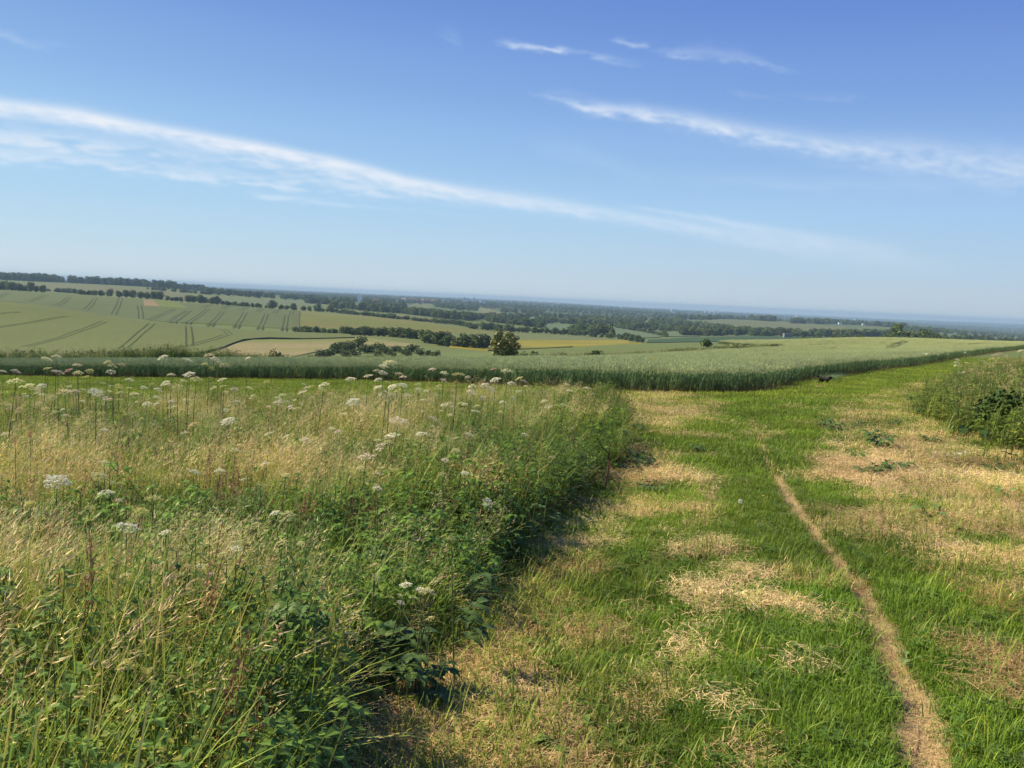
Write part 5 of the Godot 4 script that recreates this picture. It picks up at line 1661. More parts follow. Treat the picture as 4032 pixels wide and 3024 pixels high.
func build_hogweed() -> void:
	make_umbels()
	stem_mat = leafy(0.6, 0.15)
	big_leaf = leafy(0.5, 0.5)
	var g := "hogweeds flowering in the rough meadow"
	var back := ["cream hogweed, {n} of its colour from the left along the back of the meadow", "pinkish hogweed, {n} of its colour from the left along the back of the meadow", "faded greenish hogweed, {n} of its colour from the left along the meadow's back", "brown seeding hogweed, {n} of its colour from the left along the meadow's back", "rose pink hogweed, {n} of its colour from the left along the meadow's back"]
	var mid := ["cream hogweed, {n} of its colour from the left in the middle of the meadow", "pinkish hogweed, {n} of its colour from the left in the middle of the meadow", "faded greenish hogweed, {n} of its colour from the left in the meadow's middle", "brown seeding hogweed, {n} of its colour from the left in the meadow's middle", "rose pink hogweed in the middle of the meadow"]
	# where the heads stand in the left part of the meadow: x, y, width, tone
	for q in [[300, 25, 60, 0], [365, 12, 60, 0], [310, 85, 50, 2], [20, 105, 50, 0], [100, 105, 65, 1], [375, 110, 80, 1], [445, 100, 50, 4], [500, 65, 60, 1], [505, 118, 60, 0], [580, 105, 60, 2], [720, 110, 65, 0], [730, 75, 70, 2], [700, 45, 50, 2], [790, 60, 45, 3], [1060, 18, 65, 0], [1215, 32, 65, 0], [1355, 2, 60, 1], [1385, 20, 45, 1], [1330, 60, 50, 2], [1410, 38, 55, 0], [1455, 68, 70, 2], [1228, 125, 80, 0], [1110, 128, 65, 0], [1270, 157, 80, 0], [1440, 160, 60, 0], [1075, 185, 65, 0], [1190, 170, 50, 0], [1150, 215, 80, 2], [1615, 215, 50, 0], [1520, 225, 60, 1], [1610, 20, 40, 1], [100, 175, 100, 0], [190, 200, 70, 0], [270, 200, 60, 0], [230, 230, 80, 1], [420, 245, 90, 1], [490, 238, 60, 1], [620, 240, 100, 0], [840, 160, 60, 0], [930, 212, 50, 0], [560, 140, 50, 2], [955, 318, 70, 0], [1015, 315, 40, 1], [340, 275, 70, 2], [110, 280, 60, 3], [650, 262, 60, 2], [250, 320, 70, 3], [130, 355, 60, 3], [60, 330, 60, 2], [1480, 430, 90, 0], [1255, 455, 70, 3], [1980, 555, 90, 0], [1425, 755, 70, 0], [430, 640, 110, 3], [990, 935, 110, 2], [690, 900, 100, 0], [820, 1120, 150, 0], [910, 1020, 110, 2], [1860, 1045, 100, 2], [640, 785, 100, 2], [1690, 850, 90, 2], [2100, 195, 80, 0], [2050, 260, 60, 3], [1960, 240, 50, 1], [1800, 310, 60, 1], [1640, 270, 50, 2], [860, 385, 80, 2], [1730, 175, 45, 3], [1370, 85, 45, 2], [770, 200, 55, 2], [470, 180, 50, 2], [1930, 350, 60, 2]]:
		var wide: float = q[2] * 0.1543
		hogweed(q[0] * 0.1543, 355.6 + q[1] * 0.1543, wide, q[3], (back if q[1] < 300 else mid)[q[3]], g)
	hogweed(370 * 0.1543, 355.6 + 820 * 0.1543, 22, 0, "large white tilted hogweed head standing alone at the left of the meadow", "", 0.7, 1.3, 3.0, 7.0)
	# the middle of the view
	for q in [[275, 75, 60, 0], [590, 92, 50, 1], [375, 122, 60, 1], [270, 115, 55, 0], [230, 100, 45, 1], [175, 135, 70, 0], [62, 155, 60, 0], [240, 160, 50, 0], [400, 142, 50, 1], [665, 120, 60, 0], [755, 127, 85, 2], [818, 140, 35, 1], [1075, 108, 75, 0], [985, 90, 40, 4], [660, 165, 60, 1], [330, 205, 70, 0], [395, 195, 70, 0], [235, 212, 60, 0], [745, 175, 45, 2], [1000, 160, 70, 0], [1100, 183, 55, 0], [1180, 170, 50, 1], [1155, 150, 50, 2], [850, 205, 60, 0], [930, 195, 60, 1], [960, 215, 70, 1], [1480, 230, 45, 0], [1385, 220, 50, 2], [1155, 235, 40, 0], [610, 255, 50, 0], [500, 220, 60, 0], [550, 240, 40, 2], [80, 305, 80, 0], [165, 272, 60, 0], [430, 262, 50, 1], [590, 415, 90, 1], [330, 520, 90, 0], [520, 510, 70, 0], [710, 392, 50, 0], [870, 365, 70, 0], [1315, 300, 50, 0], [670, 328, 60, 0], [920, 275, 50, 1], [840, 240, 60, 1], [180, 340, 70, 2], [260, 350, 40, 2], [710, 550, 40, 0], [830, 515, 60, 0], [160, 660, 100, 1], [655, 780, 70, 2], [140, 380, 70, 2], [310, 250, 90, 0], [375, 255, 60, 2], [1050, 340, 60, 2], [1400, 330, 50, 2], [820, 170, 50, 2], [1190, 515, 50, 0]]:
		hogweed(341.3 + q[0] * 0.1543, 355.6 + q[1] * 0.1543, q[2] * 0.1543, q[3], (back if q[1] < 300 else mid)[q[3]], g, 0.7, 1.4, 5.0, 17.0 if q[0] < 900 else 20.0)
	hogweed(341.3 + 315 * 0.1543, 355.6 + 55 * 0.1543, 13, 0, "tallest white domed hogweed head before the wheat in the middle", "", 1.0, 1.6, 8.0, 16.0)
	hogweed(341.3 + 365 * 0.1543, 355.6 + 435 * 0.1543, 17, 1, "large pinkish white domed hogweed head in the middle of the meadow", "", 0.7, 1.3, 5.0, 11.0)
	hogweed(341.3 + 1590 * 0.1543, 355.6 + 213 * 0.1543, 8, 1, "hogweed standing alone at the right-hand end of the meadow", "", 0.5, 1.2, 14.0, 21.0)
	hogweed(341.3 + 2015 * 0.1543, 355.6 + 20 * 0.1543, 5.5, 2, "single tall hogweed rising above the edge of the wheat", "", 1.2, 2.0, 24.0, 36.0)
	hogweed(682.7 + 1240 * 0.1543, 292.1 + 395 * 0.1543, 4.5, 2, "single weed head rising above the wheat left of the bank", "", 1.2, 2.2, 34.0, 60.0)
	for i in 70:
		var c := rng.randf_range(0.0, 590.0)
		hogweed(c, rng.randf_range(384.0, 412.0) - (4.0 if c > 450.0 else 0.0), rng.randf_range(4.5, 8.0), [0, 0, 0, 1, 2, 2, 3][rng.randi() % 7], "small crowded hogweed head, {n} from the left at the back of the meadow", "small crowded hogweed heads at the back of the meadow", 0.7, 1.2, 11.0, 17.0)
	for i in 60:
		var py := rng.randf_range(405.0, 600.0)
		var c := rng.randf_range(0.0, 600.0 - (py - 405.0) * 0.9)
		hogweed(c, py, rng.randf_range(5.0, 8.5) * (1.0 + (py - 405.0) / 240.0), [0, 0, 1, 2, 2, 3][rng.randi() % 6], "small ragged hogweed head, {n} from the left scattered through the meadow", "small hogweed heads scattered through the meadow", 0.72, 1.15, 3.5, 15.0)
	# on the bank
	var gb := "hogweeds flowering on the right-hand bank"
	for q in [[2190, 385, 45, 0], [1945, 453, 45, 0], [1775, 460, 36, 0], [1770, 478, 24, 0], [1780, 440, 30, 1], [1840, 462, 30, 2], [1665, 533, 30, 0], [1790, 520, 18, 0], [1820, 520, 18, 0], [2130, 578, 24, 0], [1980, 603, 22, 0], [2180, 525, 32, 0], [2110, 455, 18, 0], [1760, 575, 12, 0], [2005, 437, 40, 3], [2200, 470, 30, 2], [2080, 640, 18, 0], [2150, 600, 14, 2]]:
		hogweed(682.7 + q[0] * 0.1543, 292.1 + q[1] * 0.1543, q[2] * 0.1543, q[3], ["cream hogweed, {n} of its colour from the left on the right-hand bank", "pale pinkish hogweed head at the front of the right-hand bank", "faded greenish hogweed, {n} of its colour from the left on the right-hand bank", "brown hogweed head behind the pink ones on the bank"][q[3]], gb, 0.7, 1.7, 11.0, 34.0)
	hogweed(682.7 + 2030 * 0.1543, 292.1 + 412 * 0.1543, 6.5, 1, "pale pink hogweed head at the top of the right-hand bank", "", 0.9, 1.8, 16.0, 40.0)
	hogweed(682.7 + 2060 * 0.1543, 292.1 + 400 * 0.1543, 6, 4, "deep pink hogweed head beside the pale pink one on the bank", "", 0.9, 1.8, 16.0, 40.0)
	for q in [[1565, 397], [1580, 402], [1600, 398], [1630, 396], [1655, 408], [1495, 418], [1360, 420], [1720, 405], [1830, 395]]:
		hogweed(682.7 + q[0] * 0.1543, 292.1 + q[1] * 0.1543, 2.6, 0, "small white flower head, {n} from the left above the far edge of the wheat", "white heads over the far wheat edge", 0.9, 1.6, 40.0, 90.0)


# ---------------------------------------------------------------- single plants, stones, the dog, the bird
func at_sight(px: float, py: float, d: float) -> Vector3:
	var r := sight(px, py)
	return EYE + r * (d / -r.z)


func leafy_plant(called: String, label: String, category: String, at: Vector3, size: float, leaves: int, col: Color, group := "", upright := 1.1) -> Node3D:
	# a rosette of toothed leaves on stalks
	var o := thing(called, label, category, at, rng.randf() * TAU, group)
	for i in leaves:
		var lb := MB.new()
		var az := TAU * i / leaves + rng.randf_range(-0.4, 0.4)
		var dir := Vector3(cos(az), upright * rng.randf_range(0.5, 1.7), sin(az)).normalized()
		compound(lb, Vector3.ZERO, dir, size * rng.randf_range(0.5, 0.85), rc(col * 1.25, 0.18))
		part("leaf", lb.mesh(big_leaf), o)
	return o


func broad_plant(called: String, label: String, category: String, at: Vector3, size: float, leaves: int, col: Color, group := "") -> Node3D:
	# big undivided leaves, burdock fashion
	var o := thing(called, label, category, at, rng.randf() * TAU, group)
	for i in leaves:
		var lb := MB.new()
		var az := TAU * i / leaves + rng.randf_range(-0.4, 0.4)
		var dir := Vector3(cos(az), rng.randf_range(0.5, 1.2), sin(az)).normalized()
		var e := dir * size * 0.7
		var lc := rc(col, 0.15)
		lb.tube([Vector3.ZERO, e * 0.6, e], 0.008, 0.005, 4, lc, lc)
		lb.lobed(e, Vector3(dir.x, 0.1, dir.z).normalized(), Vector3.UP, size, size * 0.8, lc, 4, rng, 0.35)
		part("leaf", lb.mesh(big_leaf), o)
	return o


func shaped(bones: Array, cell: float, soft: float, col: Color) -> ArrayMesh:
	# surface nets round tapered bones: [a, b, radius at a, radius at b]
	var lo := Vector3(9, 9, 9)
	var hi := -lo
	for b in bones:
		var r := maxf(b[2], b[3]) + cell * 2.5
		for p in [b[0], b[1]]:
			lo = lo.min(p - Vector3.ONE * r)
			hi = hi.max(p + Vector3.ONE * r)
	var nx := int((hi.x - lo.x) / cell) + 2
	var ny := int((hi.y - lo.y) / cell) + 2
	var nzz := int((hi.z - lo.z) / cell) + 2
	var f := PackedFloat32Array()
	f.resize(nx * ny * nzz)
	for k in nzz:
		for j in ny:
			for i in nx:
				var p := lo + Vector3(i, j, k) * cell
				var s := 0.0
				for b in bones:
					var a: Vector3 = b[0]
					var ab: Vector3 = b[1] - a
					var t := clampf((p - a).dot(ab) / maxf(ab.length_squared(), 1e-9), 0.0, 1.0)
					s += exp(-(p.distance_to(a + ab * t) - lerpf(b[2], b[3], t)) / soft)
				f[(k * ny + j) * nx + i] = -soft * log(maxf(s, 1e-12))
	var at := {}
	var mb := MB.new()
	var verts := PackedVector3Array()
	for k in nzz - 1:
		for j in ny - 1:
			for i in nx - 1:
				var sum := Vector3.ZERO
				var cnt := 0
				for e in [[0,0,0,1,0,0],[0,1,0,1,1,0],[0,0,1,1,0,1],[0,1,1,1,1,1],[0,0,0,0,1,0],[1,0,0,1,1,0],[0,0,1,0,1,1],[1,0,1,1,1,1],[0,0,0,0,0,1],[1,0,0,1,0,1],[0,1,0,0,1,1],[1,1,0,1,1,1]]:
					var v0 := f[((k + e[2]) * ny + j + e[1]) * nx + i + e[0]]
					var v1 := f[((k + e[5]) * ny + j + e[4]) * nx + i + e[3]]
					if (v0 < 0.0) != (v1 < 0.0):
						sum += Vector3(i + e[0], j + e[1], k + e[2]).lerp(Vector3(i + e[3], j + e[4], k + e[5]), v0 / (v0 - v1))
						cnt += 1
				if cnt > 0:
					at[(k * ny + j) * nx + i] = verts.size()
					verts.append(lo + sum / cnt * cell)
	for k in range(1, nzz - 1):
		for j in range(1, ny - 1):
			for i in range(1, nx - 1):
				var me := (k * ny + j) * nx + i
				for ax in 3:
					var st: int = [1, nx, nx * ny][ax]
					if (f[me] < 0.0) == (f[me + st] < 0.0): continue
					var u: int = [nx, nx * ny, 1][ax]
					var w: int = [nx * ny, 1, nx][ax]
					var q := [verts[at[me - u - w]], verts[at[me - w]], verts[at[me]], verts[at[me - u]]]
					if f[me] < 0.0: mb.quad(q[3], q[2], q[1], q[0], col, col)
					else: mb.quad(q[0], q[1], q[2], q[3], col, col)
	var tool := SurfaceTool.new()
	tool.create_from_arrays(mb_arrays(mb))
	tool.index()
	tool.generate_normals()
	return tool.commit()


func mb_arrays(mb: MB) -> Array:
	var a := []
	a.resize(Mesh.ARRAY_MAX)
	a[Mesh.ARRAY_VERTEX] = mb.v
	a[Mesh.ARRAY_COLOR] = mb.c
	return a


func build_small_things() -> void:
	build_elder()
	build_dog()
	# small bushes and saplings along the far edge of the near wheat
	var gb := "bushes along the far edge of the near wheat"
	for q in [[165, 604, 1.35, 0.95, 0], [545, 604, 1.25, 1.0, 1], [590, 604, 1.1, 0.9, 1], [690, 604, 1.0, 0.9, 1], [745, 604, 1.1, 1.2, 1], [815, 604, 1.45, 0.9, 1], [865, 604, 1.2, 1.1, 1], [950, 604, 1.3, 1.0, 1], [1020, 604, 1.0, 1.1, 1], [1100, 603, 0.9, 1.0, 1], [1500, 601, 0.8, 0.9, 1], [1640, 600, 0.9, 0.8, 1], [1800, 600, 1.2, 0.6, 1], [400, 604, 0.9, 1.2, 1]]:
		var at := spot(q[0] * 0.1543, 266.7 + q[1] * 0.1543 + 3.0, 64, 74)
		plant_tree("boundary_bush", "largest dark bush standing behind the wheat at the left" if q[4] == 0 else "small leafy bush, {n} from the left on the far edge of the near wheat", "bush", "" if q[4] == 0 else gb, at, q[2] * 1.35, q[3], bush_kinds)
	for q in [[1205, 0.9], [1240, 0.75], [1350, 0.6], [1435, 0.7], [1600, 0.8], [1630, 0.9], [1800, 0.6], [1450, 0.6]]:
		plant_tree("boundary_bush", "small leafy bush, {n} from the left on the far edge of the near wheat", "bush", gb, spot(341.3 + q[0] * 0.1543, 279.4 + 512 * 0.1543 + 4, 76, 90), q[1] * 1.5, 1.1, bush_kinds)
	for q in [[470, 365], [520, 368], [545, 360], [595, 372], [360, 372], [240, 388], [100, 395]]:
		plant_tree("wedge_bush", "low weedy bush, {n} from the left on the rough wedge in the wheat", "bush", "low bushes on the rough wedge in the wheat", C(q[0], q[1] + 14, 90, 150), rng.randf_range(0.8, 1.2), 1.5, bush_kinds)
	plant_tree("small_tree", "small dark rounded tree on the rough wedge right of the elder", "tree", "", C(157, 363, 120, 170), 1.9, 1.15, bush_kinds)
	var bb := thing("bank_bush", "dark green leafy bush at the foot of the right-hand bank", "bush", P(1002, 13.2))
	var bl := []
	for i in 7: bl.append([Vector3(rng.randf_range(-0.35, 0.35), rng.randf_range(0.25, 0.7), rng.randf_range(-0.3, 0.3)), Vector3(0.24, 0.22, 0.24)])
	part("foliage", leaf_cloud(bl, 900, 0.045, [Color(0.055, 0.1, 0.03), Color(0.045, 0.08, 0.026)]), bb)
	# tufts that have grown again in the cut hay
	var gr := "leafy plants growing again in the cut hay"
	var labels := ["dark leafy plant, {n} from the left in the pale hay right of the path", "leafy plant, {n} from the left at the foot of the right-hand bank", "bright leafy plant, {n} from the left in the mown grass at the front", "leafy plant, {n} from the left at the edge of the meadow by the hay"]
	for q in [[900, 470, 0.30, 0, 0], [1000, 500, 0.34, 0, 0], [1135, 480, 0.26, 0, 0], [1190, 455, 0.24, 0, 0], [1265, 600, 0.42, 0, 0], [1290, 545, 0.26, 0, 0], [1370, 455, 0.24, 0, 0], [1190, 780, 0.24, 0, 0], [1240, 780, 0.24, 0, 0], [1310, 780, 0.22, 0, 0], [1360, 760, 0.3, 0, 0], [1120, 690, 0.22, 0, 0], [1480, 300, 0.35, 1, 0], [1560, 390, 0.4, 1, 0], [1600, 575, 0.26, 1, 0], [2010, 770, 0.22, 1, 0], [2100, 740, 0.2, 1, 0], [1745, 740, 0.18, 1, 0]]:
		leafy_plant("regrown_plant", labels[q[3]], "wild plant", G(682.7 + q[0] * 0.1543, 355.6 + q[1] * 0.1543), q[2], 6, Color(0.06, 0.115, 0.03), gr)
	for q in [[1010, 985, 0.15, 2], [1050, 1075, 0.13, 2], [600, 920, 0.13, 2], [700, 960, 0.15, 2], [1500, 1240, 0.17, 2], [1640, 1190, 0.16, 2], [1880, 1230, 0.15, 2], [1760, 1215, 0.14, 2], [1450, 440, 0.13, 2], [1700, 500, 0.12, 2], [330, 330, 0.2, 3], [560, 310, 0.17, 3], [420, 400, 0.16, 3], [300, 570, 0.14, 3]]:
		var p := at_ground(341.3 + q[0] * 0.1543, 558.7 + q[1] * 0.1543)
		leafy_plant("regrown_plant", labels[q[3]], "wild plant", p, q[2], 5, Color(0.12, 0.185, 0.04) if q[3] == 2 else Color(0.07, 0.125, 0.035), gr, 0.4)
	for q in [[627, 470, 0.34], [645, 466, 0.3], [652, 492, 0.24], [606, 455, 0.45], [596, 440, 0.45], [618, 432, 0.45], [585, 470, 0.38], [553, 500, 0.35], [527, 520, 0.32], [506, 545, 0.32], [700, 452, 0.2]]:
		leafy_plant("regrown_plant", labels[3], "wild plant", G(q[0], q[1]), q[2], 6, Color(0.06, 0.11, 0.03), gr, 0.9)
	broad_plant("burdock", "broad leaved burdock at the foot of the bank, the left one", "wild plant", G(682.7 + 1885 * 0.1543, 355.6 + 520 * 0.1543), 0.30, 6, Color(0.05, 0.105, 0.03))
	broad_plant("burdock", "broad leaved burdock in the shade of the bank, the right one", "wild plant", G(682.7 + 2050 * 0.1543, 355.6 + 565 * 0.1543), 0.32, 6, Color(0.045, 0.095, 0.028))
	broad_plant("leaf_tuft", "bright green low broad leaf alone in the yellowed grass at the right", "wild plant", G(682.7 + 1610 * 0.1543, 355.6 + 1045 * 0.1543), 0.14, 3, Color(0.14, 0.25, 0.06))
	broad_plant("leaf_tuft", "bright green low leaf nearest the right edge of the yellowed grass", "wild plant", G(682.7 + 2085 * 0.1543, 355.6 + 910 * 0.1543), 0.13, 3, Color(0.14, 0.25, 0.06))
	broad_plant("leaf_tuft", "pale green trodden leaf on the right rim of the worn path", "wild plant", at_ground(682.7 + 1460 * 0.1543, 558.7 + 650 * 0.1543), 0.07, 3, Color(0.2, 0.28, 0.09))
	build_foreground()
	build_stones()
	build_flowers()


func at_ground(px: float, py: float) -> Vector3:
	var g := G(px, py, 1.2, 45.0)
	g.y = near_height(g.x, g.z)
	return g


func build_elder() -> void:
	var foot := P(504.0, 77.5)
	foot.y += 0.15
	var o := thing("elder_bush", "round elder bush in cream flower standing alone behind the wheat", "bush", foot)
	var wood := MB.new()
	var c0 := Color(0.10, 0.08, 0.06)
	var lobes := []
	for i in 26:
		var az := i * 2.39996
		var y := 0.5 + 2.45 * (i + 0.5) / 26.0
		var wide := 1.22 * sqrt(maxf(0.05, 1.0 - pow((y - 1.75) / 1.6, 2.0)))
		var reach := wide * (0.62 + 0.3 * rng.randf())
		var p := Vector3(cos(az) * reach, y, sin(az) * reach)
		lobes.append([p, Vector3(0.42, 0.34, 0.42) * rng.randf_range(0.75, 1.15)])
		if i % 2 == 0: wood.tube([Vector3(cos(az) * 0.08, -0.05, sin(az) * 0.08), Vector3(p.x * 0.25, p.y * 0.4, p.z * 0.25), Vector3(p.x * 0.7, p.y * 0.8, p.z * 0.7), p], 0.045, 0.012, 5, c0, c0)
	lobes.append([Vector3(0, 1.5, 0), Vector3(0.75, 0.8, 0.75)])
	part("trunk", wood.mesh(bark), o)
	part("crown", leaf_cloud(lobes, 9000, 0.06, [Color(0.115, 0.145, 0.042), Color(0.135, 0.16, 0.046), Color(0.085, 0.115, 0.034)], 0.3), o)
	var mat := leafy(0.7, 0.4)
	for i in 115:
		var l: Array = lobes[rng.randi() % 26]
		var d := Vector3(rng.randfn() - 0.25, absf(rng.randfn()) + 0.15, rng.randfn() + 0.35).normalized()
		var p: Vector3 = l[0] + d * l[1] * 1.08
		var mb := MB.new()
		for f in 14:
			var fa := f * 2.39996
			var fr := sqrt((f + 0.5) / 14.0) * 0.08
			var q := Vector3(cos(fa) * fr, rng.randf_range(-0.01, 0.012) - fr * 0.15, sin(fa) * fr)
			var cc := rc(Color(0.74, 0.70, 0.50), 0.12)
			var u := Vector3(0.022, rng.randf_range(-0.01, 0.01), 0)
			var w := Vector3(0, rng.randf_range(-0.01, 0.01), 0.022)
			mb.quad(q - u, q + w, q + u, q - w, cc, cc)
		var m := part("flower_head", mb.mesh(mat), o)
		m.position = p
		m.basis = Basis(Quaternion(Vector3.UP, (d + Vector3(0, 0.7, 0)).normalized()))


func build_dog() -> void:
	var at := spot(824, 384.4, 22, 45)
	var o := thing("dog", "small black dog walking out of the edge of the wheat", "dog", at, 0.0)
	# facing along +x, 0.37 m at the shoulder
	var bones := [
		[Vector3(-0.19, 0.30, 0), Vector3(0.0, 0.285, 0), 0.085, 0.085], [Vector3(0.0, 0.285, 0), Vector3(0.17, 0.285, 0), 0.085, 0.10],
		[Vector3(0.17, 0.31, 0), Vector3(0.29, 0.38, 0), 0.075, 0.06], [Vector3(0.29, 0.39, 0), Vector3(0.33, 0.395, 0), 0.07, 0.062],
		[Vector3(0.34, 0.38, 0), Vector3(0.43, 0.355, 0), 0.042, 0.028],
		[Vector3(0.29, 0.41, 0.06), Vector3(0.28, 0.31, 0.085), 0.024, 0.034], [Vector3(0.29, 0.41, -0.06), Vector3(0.28, 0.31, -0.085), 0.024, 0.034],
		[Vector3(-0.24, 0.33, 0), Vector3(-0.34, 0.40, 0.02), 0.03, 0.042], [Vector3(-0.34, 0.40, 0.02), Vector3(-0.45, 0.40, 0.03), 0.042, 0.025],
	]
	for s in [-1.0, 1.0]:
		var swing: float = 0.05 * s
		bones.append_array([
			[Vector3(0.16, 0.25, 0.06 * s), Vector3(0.15 + swing * 0.5, 0.14, 0.06 * s), 0.05, 0.032], [Vector3(0.15 + swing * 0.5, 0.14, 0.06 * s), Vector3(0.16 + swing * 1.4, 0.025, 0.06 * s), 0.03, 0.024], [Vector3(0.16 + swing * 1.4, 0.02, 0.06 * s), Vector3(0.195 + swing * 1.4, 0.015, 0.06 * s), 0.024, 0.02],
			[Vector3(-0.2, 0.27, 0.055 * s), Vector3(-0.15 - swing, 0.18, 0.065 * s), 0.07, 0.045], [Vector3(-0.15 - swing, 0.18, 0.065 * s), Vector3(-0.24 - swing, 0.10, 0.06 * s), 0.042, 0.026], [Vector3(-0.24 - swing, 0.10, 0.06 * s), Vector3(-0.22 - swing, 0.02, 0.06 * s), 0.026, 0.022], [Vector3(-0.22 - swing, 0.018, 0.06 * s), Vector3(-0.18 - swing, 0.015, 0.06 * s), 0.022, 0.02]])
	var m := shaped(bones, 0.017, 0.012, Color(0.012, 0.011, 0.012))
	m.surface_set_material(0, leafy(0.65, 0.0))
	o.rotation.y = deg_to_rad(-45.0)
	o.scale = Vector3.ONE * 0.72
	part("body", m, o)
	var eye_mat := StandardMaterial3D.new()
	eye_mat.albedo_color = Color(0.05, 0.035, 0.03)
	eye_mat.roughness = 0.15
	for s in [-1.0, 1.0]:
		var e := SphereMesh.new()
		e.radius = 0.009
		e.height = 0.018
		e.radial_segments = 8
		e.rings = 4
		part("eye", e, o, eye_mat).position = Vector3(0.366, 0.412, 0.034 * s)
	# wheat pushed over beside it
	var mb := MB.new()
	for i in 150:
		var p := spot(rng.randf_range(824, 842), rng.randf_range(380, 383), 24, 45) + Vector3(rng.randf_range(-0.4, 0.2), 0, rng.randf_range(-0.6, 0.1))
		p.y = H(p.x, p.z)
		var az := rng.randf_range(-0.2, 0.7)
		var len := rng.randf_range(0.5, 0.75)
		var lc := rc(Color(0.12, 0.19, 0.09), 0.25)
		mb.blade(p, az, len, 0.02, rng.randf_range(0.85, 1.35), lc, lc * 1.3, 4)
	var fw := thing("flattened_wheat", "wheat stalks bent over onto the grass beside the black dog", "wheat", Vector3.ZERO)
	part("stalks", mb.mesh(leafy(0.55, 0.4)), fw)


func build_stones() -> void:
	var mat := leafy(0.85, 0.0)
	for i in 26:
		var px := rng.randf_range(932, 968)
		var py := rng.randf_range(452, 461.5)
		var at := at_ground(px, py)
		var mb := MB.new()
		var r := rng.randf_range(0.018, 0.045) * (1.5 if i < 2 else 1.0)
		var ico := []
		for k in 14: ico.append(rng.randf_range(0.75, 1.2))
		var col := rc([Color(0.62, 0.58, 0.53), Color(0.5, 0.44, 0.38), Color(0.7, 0.66, 0.6)][i % 3], 0.12)
		for a in 7:
			for b in 4:
				var q := []
				for e in [[a, b], [a + 1, b], [a + 1, b + 1], [a, b + 1]]:
					var th: float = TAU * (e[0] % 7) / 7.0
					var ph: float = PI * e[1] / 4.0
					var k: float = ico[(e[0] % 7) * 2 % 14 if e[1] < 2 else ((e[0] % 7) * 2 + 1) % 14] if e[1] > 0 and e[1] < 4 else 1.0
					q.append(Vector3(cos(th) * sin(ph) * 1.2, cos(ph) * 0.6, sin(th) * sin(ph)) * r * k)
				mb.quad(q[0], q[1], q[2], q[3], col, col)
		var o := piece("flint_stone", mb.mesh(mat), "larger pale stone, {n} of the two from the left, by the bank" if i < 2 else "small pale stone, {n} from the left on the bare earth by the bank", "stone", "pale stones on the bare patch by the bank")
		o.position = at + Vector3(0, r * 0.35, 0)
		o.rotation.y = rng.randf() * TAU


